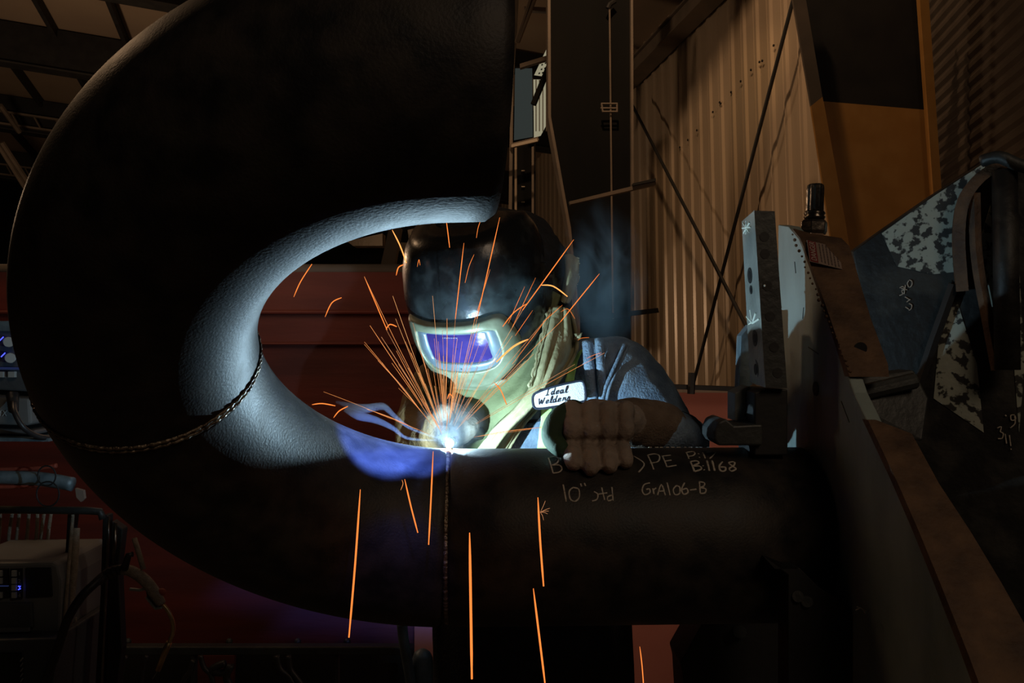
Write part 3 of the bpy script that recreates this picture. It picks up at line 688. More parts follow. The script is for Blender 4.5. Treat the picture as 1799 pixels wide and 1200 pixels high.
m = MB(); m.slab([(1050,671),(1302,680),(1302,688),(1050,679)], 2.85, .04); build('black_rail', m, M['rod'], rq)
m = MB(); m.tube([P(1216,655,2.84), P(1214,692,2.84)], .012, 6); build('rail_clip', m, M['rod'], rq)
# bottom-left rail and clutter
rl = thing('bench_rail', 'long dark steel rail running level along the foot of the red barrier', 'rail', P(400, 1150, 2.7))
m = MB(); m.slab([(130,1137),(705,1137),(705,1152),(130,1152)], 2.7, .04); build('rail', m, M['steeldark'], rl, bevel=.004)
for x in (588, 335, 150):
    m = MB(); m.slab([(x,1152),(x+6,1152),(x+6,1300),(x,1300)], 2.71, .03); build('post', m, M['steeldark'], rl)
m = MB(); m.slab([(-160,1139),(728,1139),(728,1340),(-160,1340)], 3.02, .05); tag(build('dark_backboard', m, M['black'], origin=P(300,1300,3.02)), 'black board under the rail behind the hanging hoses', 'board')
m = MB(); m.slab([(348,1152),(412,1152),(404,1340),(340,1340)], 2.98, .02); tag(build('red_plate', m, M['red'], origin=P(380,1300,2.98)), 'dull red upright plate under the rail among the hoses', 'plate')
hs = [([(340,1160),(334,1180),(322,1198),(312,1240)],.008,'thin dark hose curling down at the left of the red plate'),
 ([(352,1152),(358,1172),(372,1190),(378,1240)],.008,'dark hose crossing the red plate'),
 ([(486,1152),(492,1175),(510,1192),(530,1240)],.010,'black hose hanging under the rail, right of the red plate'),
 ([(507,1152),(510,1175),(520,1190),(530,1205),(540,1240)],.009,'grey-edged hose hanging beside the black one'),
 ([(258,1152),(252,1180),(246,1240)],.006,'thin pale wire under the rail by the torch tip'),
 ([(222,1152),(214,1195),(210,1240)],.006,'thin pale wire under the rail left of the torch tip'),
 ([(396,1165),(382,1170),(372,1178),(392,1182),(406,1170),(398,1190),(410,1215)],.011,'knotted dark rubber strap on the red plate')]
for p_, w, lb in hs:
    m = MB(); m.tube(smooth_path([P(x,y,2.66) for x,y in p_], 5), w, 8); tag(build('hose', m, M['hose'], smooth=True, origin=P(*p_[0],2.66)), lb, 'hose')

# ------------------------------------------------------------------ welding equipment, left edge
wf = thing('wire_feeder', 'dark wire feeder with round pale knobs and blue lights at the left edge', 'wire feeder', P(20, 775, 2.0))
m = MB(); m.slab([(-90,566),(58,572),(80,690),(-90,680)], 2.0, .2); build('control_box', m, M['mach'], wf, bevel=.004)
m = MB(); m.slab([(-90,564),(50,564),(52,582),(-90,580)], 1.99, .02); build('top_band', m, M['bluesteel'], wf)
m = MB(); m.slab([(-90,644),(66,646),(67,650),(-90,648)], 1.99, .02); build('trim_line', m, M['ledb'], wf); wf.children[-1].data.materials[0] = M['ledw']
for x, y in ((15,601),(18,629)):
    m = MB(); m.tube([P(x,y,1.99), P(x,y,1.965)], [.012,.011], 20); k = build('knob', m, M['key'], wf, bevel=.001)
    m = MB(); m.tube([P(x-16,y-4+2,1.988), P(x-9,y-9,1.988)], .0014, 6); build('led_strip', m, M['ledb'], wf)
for x in (0, 20):
    m = MB(); m.slab([(x-6,653),(x+5,653),(x+5,663),(x-6,663)], 1.985, .01); build('button', m, M['key'], wf)
m = MB(); m.slab([(-90,692),(52,700),(55,745),(46,748),(-90,744)], 1.97, .25); build('lower_box', m, M['machl'], wf, bevel=.006)
marks(wf, [[(-3,722),(4,721)],[(1,721),(0,731)],[(6,722),(11,731)],[(12,721),(4,731)]], lambda x, y: P(x, y, 1.968), .0009, 'key', 'printed_letters')
marks(wf, [[(14,705),(19,704)],[(17,704),(16,711)]], lambda x, y: P(x, y, 1.968), .0008, 'key', 'printed_letters')
m = MB(); m.slab([(-90,750),(60,756),(62,764),(-90,760)], 1.97, .25); build('base_tray', m, M['mach'], wf, bevel=.004)
m = MB(); m.slab([(-90,768),(85,770),(85,776),(-90,775)], 1.95, .3); tag(build('shelf_bar', m, M['bluesteel'], origin=P(0,772,1.95)), 'flat grey shelf under the wire feeder', 'shelf')
m = MB(); m.tube(smooth_path([P(24,708,1.93), P(26,725,1.9), P(40,750,1.9), P(62,765,1.93), P(85,770,1.96)], 5), .006, 8); tag(build('power_cable', m, M['hose'], smooth=True, origin=P(30,740,1.93)), 'black cable drooping in front of the wire feeder', 'cable')
m = MB(); m.tube([P(22,693,1.95), P(24,722,1.93)], [.013,.010], 10); tag(build('cable_plug', m, M['hose'], smooth=True, origin=P(23,700,1.95)), 'black plug at the front of the wire feeder', 'plug')
for (pa, w, mt, lb, nm) in (
 ([(-60,836),(65,841),(128,851)],.016,'bluesteel','grey-blue tube lying level on the frame under the feeder','support_tube'),
 ([(-60,826),(30,824),(70,822),(100,818)],.005,'redrub','red hose above the grey-blue tube','hose'),
 ([(-60,857),(30,855),(70,853),(120,856)],.005,'redrub','red hose below the grey-blue tube','hose')):
    m = MB(); m.tube(smooth_path([P(x,y,2.05) for x,y in pa], 5), w, 12); tag(build(nm, m, M[mt], smooth=True, origin=P(20,pa[0][1],2.05)), lb, nm.split('_')[-1])
m = MB(); m.slab([(132,858),(146,862),(148,876),(142,882),(134,874)], 2.0, .01); tag(build('hang_tag', m, M['lab'], origin=P(140,870,2.0)), 'small pale printed tag hanging at the end of the tube', 'tag')
for i, (cx_, cy_, rr) in enumerate(((82,836,16),(84,868,20))):
    m = MB(); m.tube([P(cx_+rr*math.cos(a*.35), cy_+rr*1.1*math.sin(a*.35), 2.0) for a in range(18)], .0018, 6, close=True)
    tag(build('wire_loop', m, M['hose'], origin=P(cx_,cy_,2.0)), ('thin wire loop round the grey-blue tube','larger thin wire loop hanging below the tube')[i], 'wire')
fr = thing('equipment_frame', 'dark tubular cart frame at the lower left with a level top tube', 'frame', P(100, 1200, 2.15))
m = MB(); m.tube([P(-60,895,2.1), P(150,897,2.1), P(176,899,2.1), P(181,912,2.1)], .009, 10); build('top_tube', m, M['steeldark'], fr, smooth=True)
for q in ([(118,902),(130,902),(112,1060),(106,1290),(96,1290)], [(180,905),(190,905),(180,1290),(162,1290),(176,1040)], [(196,915),(216,930),(208,1000),(214,1140),(196,1290),(182,1290)]):
    m = MB(); m.slab(q, 2.15, .03); build('upright', m, M['black'], fr, bevel=.003)
m = MB(); m.tube([P(191,908,2.1), P(190,950,2.1), P(186,1040,2.1), P(178,1210,2.1), P(176,1290,2.1)], .0035, 8); build('steel_rod', m, M['bronze'], fr, smooth=True)
m = MB(); m.tube([P(203,918,2.1), P(201,960,2.1), P(197,990,2.1)], .0045, 8); build('hook_rod', m, M['bronze'], fr, smooth=True)
for i, (pa, w, mt, lb) in enumerate((
 ([(134,928,2.12),(130,1000,2.1),(124,1060,2.1),(116,1140,2.08),(108,1260,2.08)],.0085,'hoseg','thick woven grey hose running down beside the machine'),
 ([(128,904,2.1),(122,980,2.08),(114,1080,2.06),(106,1150,2.06),(98,1260,2.06)],.004,'hoseg','thin pale hose to the left of the woven grey one'),
 ([(131,1085,2.12),(133,1140,2.12),(129,1260,2.12)],.005,'hoseg','thin dull cable right of the woven hose'),
 ([(60,1250,1.98),(98,1150,1.96),(118,1090,1.95),(142,1050,1.95),(168,1024,1.97),(192,1004,2.0),(214,999,2.0)],.0095,'hose','thick black torch cable arching up from the bottom left'))):
    m = MB(); m.tube(smooth_path([P(*q) for q in pa], 6), w, 10); tag(build('torch_cable' if i == 3 else 'hose', m, M[mt], smooth=True, origin=P(*pa[0])), lb, 'cable' if i > 1 else 'hose')
for i, x in enumerate((-4, 18, 30, 47, 62, 74, 86)):
    y0_ = 900; m = MB(); m.tube(smooth_path([P(x+4,y0_,2.3), P(x+random.uniform(-3,3),940,2.3), P(x-5,990,2.3)], 5), .0045, 8)
    tag(build('hanging_cable', m, M['hoseg'], smooth=True, origin=P(x,y0_,2.3)), 'thin dull cable hanging in the row behind the machine under the top tube', 'cable', 'cables hanging behind the machine')
ps = thing('power_source', 'grey welding power source with numbered buttons, third one lit blue, bottom left', 'welding machine', P(40, 1115, 2.05))
m = MB(); m.slab([(-90,990),(92,988),(102,994),(108,1020),(106,1112),(-90,1112)], 2.05, .25); build('housing', m, M['machl'], ps, bevel=.006)
m = MB(); m.slab([(44,998),(88,998),(91,1048),(45,1050)], 2.045, .01); build('display', m, M['black'], ps, bevel=.001)
m = MB(); m.slab([(-60,999),(14,999),(16,1050),(-60,1050)], 2.045, .01); build('left_panel', m, M['black'], ps)
m = MB(); m.slab([(18,999),(38,999),(38,1052),(18,1052)], 2.045, .01); build('button_panel', m, M['black'], ps)
for i, y in enumerate((1008,1021,1033,1046)):
    m = MB(); m.slab([(20,y-5),(28,y-5),(28,y+5),(20,y+5)], 2.04, .006); build('button', m, M['key'], ps)
    fnP = lambda x, y_, y=y: P(34+x, y+y_, 2.041)
    D_ = ([[(0,-3),(0,3)]], [[(-2,-2),(0,-3),(2,-1),(-2,3),(2,3)]], [[(-2,-3),(2,-3),(0,-.5),(2,1.5),(-2,3)]], [[(1,3),(1,-3),(-2,1),(2,1)]])[i]
    m = MB()
    for s in D_: m.tube([fnP(*q) for q in s], .0011 if i == 2 else .0007, 5)
    build('digit', m, M['ledb'] if i == 2 else M['key'], ps)
for y in (1008,1021,1046):
    m = MB(); m.slab([(-3,y-5),(3,y-5),(3,y+5),(-3,y+5)], 2.04, .006); build('button', m, M['key'], ps)
m = MB(); m.slab([(-5,1029.4),(14,1029.4),(14,1030.6),(-5,1030.6)], 2.041, .004); build('blue_line', m, M['ledw'], ps)
m = MB(); m.slab([(-60,1060),(55,1060),(57,1103),(-60,1105)], 2.04, .01); build('lower_cover', m, M['mach'], ps, bevel=.002)
m = MB(); m.slab([(-60,1105),(50,1103),(50,1110),(-60,1112)], 2.035, .012); build('cover_lip', m, M['machl'], ps)
cb = thing('cooling_unit', 'dark cooler cabinet with a louvred edge under the power source', 'cabinet', P(30, 1290, 2.0))
m = MB(); m.slab([(-90,1126),(100,1122),(88,1290),(-90,1290)], 2.0, .3); build('cabinet_body', m, M['mach'], cb, bevel=.004)
m = MB(); m.slab([(-90,1148),(36,1148),(36,1290),(-90,1290)], 1.995, .01); build('grille', m, M['black'], cb)
m = MB()
for k in range(12): m.tube([P(40,1156+k*9,1.99), P(36,1162+k*9,1.99)], .0016, 5)
build('louvre_edge', m, M['key'], cb)
# hanging torch
tg = thing('welding_torch', 'welding torch with curved brass neck hanging from the frame hook', 'welding torch', P(225, 1000, 1.98))
m = MB(); m.tube(smooth_path([P(215,1001,1.98), P(232,1004,1.98), P(255,1020,1.98), P(272,1042,1.98), P(284,1062,1.98)], 6), interp([.011,.0125,.013,.013,.010], 6), 12, up=(0,1,0)); build('handle', m, M['hoseg'], tg, smooth=True)
m = MB(); m.tube(smooth_path([P(172,1022,1.99), P(190,1008,1.99), P(215,1000,1.98)], 6), [.010+.002*(k % 2) for k in range(13)], 12); build('strain_spring', m, M['hose'], tg)
m = MB(); m.tube(smooth_path([P(286,1062,1.98), P(296,1075,1.98), P(303,1092,1.98), P(304,1110,1.98), P(297,1130,1.98)], 6), .0048, 10); build('neck', m, M['brass'], tg, smooth=True)
m = MB(); m.tube([P(297,1128,1.98), P(291,1142,1.98), P(277,1178,1.98)], [.007,.0075,.006], 12); build('nozzle', m, M['brass'], tg, smooth=True)
m = MB(); m.tube([P(277,1178,1.98), P(268,1193,1.98)], .0012, 6); build('wire_tip', m, M['steel'], tg)
m = MB(); m.prism([P(x,y,1.97) for x,y in ((254,1050),(262,1056),(272,1068),(282,1066),(284,1070),(272,1072),(266,1066))], eF*.014); build('trigger', m, M['steel'], tg, bevel=.001)
m = MB(); m.prism([P(x,y,1.975) for x,y in ((254,1030),(268,1040),(282,1064),(270,1066),(258,1050))], eF*.02); build('trigger_housing', m, M['hose'], tg, bevel=.002)
m = MB(); m.ball(P(284,1040,1.98), (.010,.006,.008), 12, 8); build('red_button', m, M['redrub'], tg, smooth=True)
m = MB(); m.tube([P(228,1035,1.98), P(246,1037,1.98), P(254,1034,1.98)], .0035, 8); build('hang_hook', m, M['steel'], tg)
m = MB(); m.tube([P(218,1000,1.97), P(226,975,1.97), P(233,974,1.97)], [.009,.007,.006], 10); build('swivel', m, M['hose'], tg, smooth=True)
m = MB(); m.tube([P(236,946,1.99), P(245,975,1.98), P(252,1000,1.98)], .006, 10); tag(build('hose', m, M['hoseg'], smooth=True, origin=P(240,950,1.99)), 'short grey hose dropping from behind the bend to the torch', 'hose')
# ------------------------------------------------------------------ the welder
pr = thing('person', 'person in welding helmet and navy jacket bent over the pipe, gloved hand on it', 'person', P(920, 1640, 2.0))
pr.location.z = 0
def cloth(name, rows, mat, parent, t=.003, n=6, fold=0, ff=9, seed=0):
    rr = [smooth_path([P(*q) for q in r_], n) for r_ in rows]
    k = len(rr[0]); cols = [smooth_path([r_[j] for r_ in rr], n) for j in range(k)]
    g = [[cols[j][i] for j in range(k)] for i in range(len(cols[0]))]
    if fold:
        for i, r_ in enumerate(g):
            for j in range(len(r_)): r_[j] = r_[j]+eF*(fold*math.sin(j*ff/k*math.pi+i*.12+seed)+fold*.5*math.sin(j*ff*1.7/k*math.pi-i*.2))
    m = MB(); m.rings(g, closed=False)
    o = build(name, m, mat, parent, smooth=True, recalc=False); solid(o, t, 0); return o
def limbs(name, specs, mat, parent, vox, sm=6, balls=(), seg=16):
    m = MB()
    for path, rad in specs:
        pp = smooth_path([P(*q) if len(q) == 3 else q for q in path], 4) if len(path) > 2 else [P(*q) for q in path]
        rad = rad if isinstance(rad, list) else [rad]*len(path)
        rr = interp(rad, 4) if len(path) > 2 else rad
        m.tube(pp, rr, seg, up=eX if abs((pp[-1]-pp[0]).normalized().dot(eX)) < .8 else eU)
        r0 = rr[0] if not isinstance(rr[0], tuple) else min(rr[0]); r1 = rr[-1] if not isinstance(rr[-1], tuple) else min(rr[-1])
        m.ball(pp[0], r0*.98); m.ball(pp[-1], r1*.98)
    for c, r_ in balls: m.ball(P(*c), r_)
    o = build(name, m, mat, parent, smooth=True); remesh(o, vox, sm); return o
# head frame
psi, pt = math.radians(19), math.radians(27)
y0v = eX*math.sin(psi)+eF*math.cos(psi)
xl = eX*math.cos(psi)-eF*math.sin(psi); yl = y0v*math.cos(pt)+eU*math.sin(pt); zl = eU*math.cos(pt)-y0v*math.sin(pt)
HO = P(806, 607, 1.60)-(yl*-.155+zl*-.03)
def H(x, y, z): return HO+xl*x+yl*y+zl*z
ST = [(-.18,.56),(-.15,.70),(-.12,.82),(-.08,.93),(-.03,1.),(.04,1.02),(.09,.98),(.125,.90),(.15,.78)]
def sz(z):
    for (a, b), (c, d) in zip(ST, ST[1:]):
        if z <= c: return b+(d-b)*max(0, (z-a))/(c-a)
    return ST[-1][1]
HA, HB, HN = .128, .158, 2.5
def surf(x, z, off=0):
    s = sz(z); q = min(abs(x/(HA*s)), .995)
    return H(x, -HB*s*(1-q**HN)**(1/HN)-off, z)
# body: one continuous surface (mostly under the clothes)
body = limbs('body', [
 ([(930,1010,2.0),(935,900,1.96),(945,760,1.90),(945,690,1.86)], [.13,.12,.14,.10]),
 ([(945,690,1.86),(925,640,1.80),(890,580,1.76)], [.06,.055,.055]),
 ([(870,560,1.74),(875,500,1.75)], .085),
 ([(945,700,1.88),(1085,672,1.80),(1178,790,1.64),(1140,752,1.50)], [.06,.055,.042,.03]),
 ([(945,700,1.88),(790,700,1.88),(745,800,1.76),(778,750,1.62)], [.06,.055,.042,.03]),
 ([(990,1010,2.0),(1010,1300,1.98),(1020,1640,2.02)], [.085,.06,.042]),
 ([(860,1010,2.0),(845,1300,1.95),(835,1640,2.02)], [.085,.06,.042])], M['skin'], pr, .012)
body['label'] = 'body almost wholly hidden by work clothes'
# jacket
jk = limbs('jacket', [
 ([(930,1090,1.98),(930,960,1.93),(940,830,1.86),(948,740,1.825),(952,690,1.81)], [(.20,.17),(.19,.16),(.185,.16),(.18,.165),(.14,.14)]),
 ([(960,710,1.81),(1040,668,1.735),(1082,668,1.705)], [.08,.08,.084]),
 ([(1082,668,1.705),(1135,730,1.68),(1178,800,1.65)], [.086,.076,.062]),
 ([(1178,800,1.66),(1196,778,1.60),(1165,760,1.53)], [.060,.052,.042]),
 ([(940,710,1.86),(830,705,1.90),(790,720,1.90)], [.08,.08,.075])],
 M['denim'], pr, .008, 5)
m = jk.modifiers; disp(jk, .07, .016)
for s_, w in (((1032,600,1.642),(1036,650,1.629),(1044,716,1.632)), .010), (((1052,596,1.637),(1056,650,1.617),(1060,716,1.617)), .008):
    mm = MB(); mm.tube(smooth_path([P(*q) for q in s_], 5), w, 10); o = build('sleeve_fold', mm, M['denim'], jk, smooth=True)
mm = MB(); mm.tube(smooth_path([P(1098,604,1.629), P(1082,640,1.612), P(1064,680,1.607), P(1056,712,1.607)], 5), .0035, 8)
mm.tube(smooth_path([P(1104,607,1.632), P(1088,642,1.617), P(1071,680,1.607), P(1064,712,1.607)], 5), .003, 8); build('shoulder_seam', mm, M['denim'], jk, smooth=True)
def wrap(o, off=.004):
    s = o.modifiers.new('wrap', 'SHRINKWRAP'); s.target = jk; s.wrap_method = 'PROJECT'; s.use_project_z = False; s.offset = off
    s.wrap_method = 'NEAREST_SURFACEPOINT'; s.wrap_mode = 'ABOVE_SURFACE'
    bpy.context.view_layer.update(); o.modifiers.move(len(o.modifiers)-1, 0)
def strip(name, rows, mat, par, off=.004, t=.0012):
    o = cloth(name, rows, mat, par, t=t, n=6); wrap(o, off); return o
strip('reflective_stripe', [[(1003,608,1.665),(1020,606,1.665)],[(995,640,1.665),(1016,640,1.665)],[(988,675,1.665),(1011,672,1.665)]], M['lime'], jk)
strip('reflective_stripe', [[(972,658,1.665),(982,652,1.665)],[(958,685,1.665),(973,680,1.665)],[(950,700,1.665),(966,697,1.665)]], M['lime'], jk)
strip('reflective_stripe', [[(953,712,1.665),(973,708,1.665)],[(949,740,1.665),(970,738,1.665)],[(943,790,1.665),(962,790,1.665)]], M['lime'], jk)
strip('dark_placket', [[(985,640,1.665),(994,636,1.665)],[(975,670,1.665),(986,668,1.665)],[(962,690,1.665),(974,690,1.665)]], M['greytape'], jk, .002)
strip('dark_placket', [[(904,742,1.665),(955,734,1.665),(1000,724,1.665)],[(904,747,1.665),(955,739,1.665),(1000,729,1.665)]], M['navy'], jk, .003)
# name patch
pc = cloth('name_patch', [[(937+2,694,1.587),(960,684,1.587),(1000,672,1.587),(1024,670,1.587)],[(936,706,1.587),(962,702,1.587),(1000,692,1.587),(1028,686,1.587)],[(937,717,1.587),(962,716,1.587),(1000,709,1.587),(1028,703,1.587)]], M['patch'], pr, t=.0015)
BD = [(940,691),(960,683),(985,676),(1008,671),(1020,669),(1026,673),(1029,688),(1028,704),(1010,708),(985,713),(960,717),(943,718),(937,712),(936,698)]
mm = MB(); mm.tube(smooth_path([P(x,y,1.5862) for x,y in BD+[BD[0]]], 3), .0022, 6); build('patch_border', mm, M['thread'], pc, smooth=True)
LT = {  # slanted single-stroke lettering, unit cells (x right, y down)
 'I': [[(.2,0),(.9,0)],[(.6,0),(.3,1)],[(0,1),(.7,1)]],
 'd': [[(.55,.55),(.3,.45),(.05,.7),(.1,1),(.35,.98),(.55,.6)],[(.85,-.05),(.5,.9),(.6,1),(.8,.9)]],
 'e': [[(.05,.8),(.5,.7),(.5,.5),(.25,.48),(.05,.8),(.15,1),(.6,.9)]],
 'a': [[(.6,.55),(.3,.45),(.05,.7),(.1,1),(.35,.98),(.6,.55)],[(.62,.5),(.5,.9),(.6,1),(.8,.9)]],
 'l': [[(0,.95),(.45,.4),(.55,0),(.4,-.05),(.15,.6),(.2,1),(.5,.9)]],
 'W': [[(.1,0),(.15,1),(.6,.25),(.65,1),(1.25,0)]],
 'r': [[(.1,1),(.3,.5),(.4,.45),(.38,.6),(.7,.5)],[(.7,.5),(.6,.9),(.85,.95)]],
 's': [[(0,1),(.5,.4),(.6,.8),(.35,1.02),(.1,.9)]]}
def lettering(word, x, y, w, h, slope, adv):
    for ch in word:
        for s in LT[ch]:
            pts = [V((x+a*w, y+b*h-slope*(a*w), 0)) for a, b in s]
            pts = smooth_path(pts, 4) if len(pts) > 2 else pts
            mmL.tube([P(p.x, p.y, 1.5854) for p in pts], .00085, 5)
        k = adv.get(ch, .85)*w; x += k; y -= slope*k
mmL = MB(); lettering('Ideal', 958, 684.5, 8.6, 10.5, .14, {'I': 1.15, 'd': 1.0, 'e': .85, 'a': 1.0, 'l': .6}); lettering('Welders', 946, 700.5, 8.6, 10.5, .15, {'W': 1.45, 'e': .85, 'l': .62, 'd': 1.0, 'r': .9, 's': .8})
build('patch_lettering', mmL, M['thread'], pc, smooth=True)
# hood
hd = limbs('hood', [([(925,480,1.79),(932,590,1.80),(925,670,1.80)], [.085,.088,.08]), ([(830,430,1.73),(912,432,1.78)], .072)], M['hood'], pr, .008, 6, balls=[((872,468,1.76), (.140,.15,.112))])
disp(hd, .05, .018)
cloth('hood_peak', [[(742,408,1.66),(790,392,1.62),(850,386,1.60),(910,395,1.64)],[(736,430,1.645),(790,425,1.60),(860,422,1.59),(940,430,1.64)],[(736,452,1.64),(790,449,1.59),(870,450,1.58),(960,462,1.64)]], M['hood'], pr, t=.004, fold=.002, ff=5)
mm = MB()
for q in ([(938,490,1.66),(943,503,1.66),(947,512,1.665),(950,520,1.67)],): mm.tube(smooth_path([P(*a) for a in q], 4), .004, 8)
build('ear_strap', mm, M['patch'], hd, smooth=True)
# helmet
hel = thing_part = bpy.data.objects.new('welding_helmet', None); COL.objects.link(hel); hel.parent = pr; hel.empty_display_size = .05
mm = MB(); rg = []
for k in range(30):
    z = -.165+.315*k/29; s = sz(z)
    row = []
    for j in range(49):
        a = math.radians(-112+224*j/48); sa, ca = math.sin(a), math.cos(a)
        row.append(H(HA*s*math.copysign(abs(sa)**(2/HN), sa), -HB*s*math.copysign(abs(ca)**(2/HN), ca)*(1 if ca > 0 else .6), z))
    rg.append(row)
top = [H(0, -.02, .165)+(p-H(0, -.02, .165))*.55+zl*.004 for p in rg[-1]]
rg.append(top); mm.rings(rg, closed=False)
o = build('helmet_shell', mm, M['shell'], hel, smooth=True, recalc=False); solid(o, .004, 0)
def outline(ctrl, n=7, sc_=1, c=(0,-.008)):
    ctrl = [((x-c[0])*sc_+c[0], (z-c[1])*sc_+c[1]) for x, z in ctrl]; k = len(ctrl); out = []
    for i in range(k):
        p = [V((*ctrl[(i+d) % k], 0)) for d in (-1,0,1,2)]
        for t_ in range(n):
            t = t_/n; q = .5*((2*p[1])+(p[2]-p[0])*t+(2*p[0]-5*p[1]+4*p[2]-p[3])*t*t+(p[3]-p[0]+3*p[1]-3*p[2])*t**3); out.append((q.x, q.y))
    return out
CZ = -.03
FO = [(-.101,.034),(-.092,.050),(-.04,.048),(.03,.050),(.076,.056),(.092,.038),(.102,-.008),(.086,-.056),(.040,-.092),(-.030,-.094),(-.072,-.068),(-.094,-.018)]
BO = [(-.075,.020),(-.070,.032),(-.035,.033),(.03,.033),(.068,.034),(.076,.022),(.078,-.015),(.064,-.040),(.03,-.049),(-.03,-.049),(-.060,-.040),(-.074,-.015)]
LO = [(-.055,.018),(-.052,.026),(-.025,.026),(.02,.026),(.050,.027),(.055,.019),(.058,-.012),(.056,-.026),(.03,-.031),(-.025,-.031),(-.048,-.027),(-.053,-.01)]
def orow(ctrl, s_, off, flat=0, c=(0,-.008)):
    out = []
    for x, z in outline(ctrl, sc_=s_, c=c):
        p = surf(x, z+CZ, off); fl_ = H(x, -.158-off, z+CZ); out.append(p.lerp(fl_, flat))
    return out
mm = MB(); mm.rings([orow(FO,1.02,-.003), orow(FO,1.0,.009), orow(FO,.96,.016), orow(FO,.90,.018), orow(BO,1.07,.020), orow(BO,1.02,.018,.15), orow(BO,1.0,.010,.2)])
build('front_frame', mm, M['silver'], hel, smooth=True)
mm = MB(); mm.rings([orow(BO,1.015,.010,.2), orow(BO,.97,.013,.2), orow(LO,1.16,.013,.25), orow(LO,1.05,.010,.28), orow(LO,1.0,.005,.3)])
build('lens_bezel', mm, M['silverb'], hel, smooth=True)
mm = MB(); mm.rings([orow(LO,k_,.007,.3,c=(0,-.002)) for k_ in (1.03,.8,.6,.4,.2,.02)])
build('filter_lens', mm, M['blueglass'], hel, smooth=True)
mm = MB()
for x, z in ((-.062,-.022),(.066,-.022),(.0,-.043)): mm.ball(surf(x, z+CZ, .0135), .0022, 10, 6)
build('bezel_screw', mm, M['black'], hel, smooth=True)
mm = MB()
for k in range(9):
    x = -.022+k*.0033; mm.tube([surf(x, .0205+CZ, .0095).lerp(H(x,-.1675,.0205+CZ),.3), surf(x+.0012, .0225+CZ+.0006*(k % 2), .0095).lerp(H(x+.0012,-.1675,.0225+CZ),.3)], .0005, 5)
build('lens_print', mm, M['key'], hel)
# lower chin lip of the helmet
mm = MB(); mm.rings([[surf(x, z, o_) for x in [(-.09+.18*j/24)*w_ for j in range(25)]] for z, o_, w_ in ((-.118,.003,.72),(-.128,.006,.70),(-.142,.006,.62),(-.155,.002,.52))], closed=False)
o = build('chin_guard', mm, M['silver'], hel, smooth=True, recalc=False); solid(o, .004, 0)
mm = MB(); c = H(.128, .02, .02); mm.tube([c, c+xl*.012], [.022,.018], 20); build('pivot_knob', mm, M['shell'], hel, smooth=False)
# leather
cloth('neck_guard', [[(925,498,1.71),(960,505,1.69),(985,520,1.72)],[(912,560,1.69),(940,565,1.657),(966,575,1.687)],[(905,620,1.685),(930,625,1.644),(952,635,1.653)],[(850,668,1.699),(898,676,1.637),(936,685,1.619)],[(785,682,1.708),(855,705,1.648),(912,715,1.602)],[(738,685,1.749),(815,738,1.682),(880,757,1.611)],[(745,780,1.771),(810,790,1.705),(860,795,1.637)]], M['green'], pr, fold=.007, ff=4)
lc_ = cloth('leather_collar', [[(966,540,1.665),(985,538,1.655),(1001,545,1.68)],[(955,580,1.649),(982,590,1.638),(1010,598,1.688)],[(941,640,1.63),(968,640,1.61),(1003,630,1.67)],[(930,680,1.617),(950,685,1.594),(974,672,1.654)],[(903,718,1.614),(925,720,1.595),(947,708,1.649)],[(868,752,1.608),(890,757,1.596),(915,745,1.645)],[(838,792,1.616),(862,796,1.608),(888,792,1.646)]], M['tan'], pr, t=.004, fold=.008, ff=5)
mm = MB(); mm.tube(smooth_path([P(1004,545,1.675), P(1014,600,1.68), P(1006,632,1.662), P(977,674,1.647), P(950,711,1.643), P(918,748,1.639), P(890,795,1.642)], 6), [.0035]*37, 8); build('collar_hem', mm, M['tan'], lc_, smooth=True)
mm = MB(); pts = [P(968+random.uniform(-2.5,2.5), 548+k*4.6, 1.645-k*.0012) if k < 20 else P(968-(k-19)*5.3+random.uniform(-2,2), 636+(k-19)*5.5, 1.615-(k-19)*.002) for k in range(30)]
pts = [P(962-(k*1.1)+random.uniform(-2.2,2.2), 548+k*4.6, 1.648-k*.0018) for k in range(30)]
mm.tube(pts, [.002+.0015*random.random() for _ in pts], 6); build('frayed_edge', mm, M['tan'], lc_, smooth=True)
fs_ = cloth('pale_strip', [[(990,450,1.73),(1002,447,1.725),(1015,456,1.74)],[(991,480,1.725),(1001,480,1.715),(1014,482,1.735)],[(990,510,1.72),(999,512,1.712),(1008,512,1.73)],[(986,530,1.715),(992,533,1.71),(998,532,1.72)]], M['tan'], pr, t=.006, fold=.002, ff=4)
mm = MB()
for k in range(14):
    y = 452+k*4.6; x = 1014-(0 if y < 485 else (y-485)*.3); mm.tube([P(x-1,y,1.735), P(x+3+2*random.random(),y+2,1.733)], .0011, 5)
mm.tube(smooth_path([P(1013,480,1.73), P(1017,487,1.728), P(1014,497,1.73)], 4), .0018, 6)
build('frayed_thread', mm, M['tan'], fs_)
mm = MB(); mm.tube([P(1010,590,1.665), P(1018,586,1.665), P(1013,598,1.665)], .006, 8); build('collar_knot', mm, M['tan'], lc_, smooth=True)
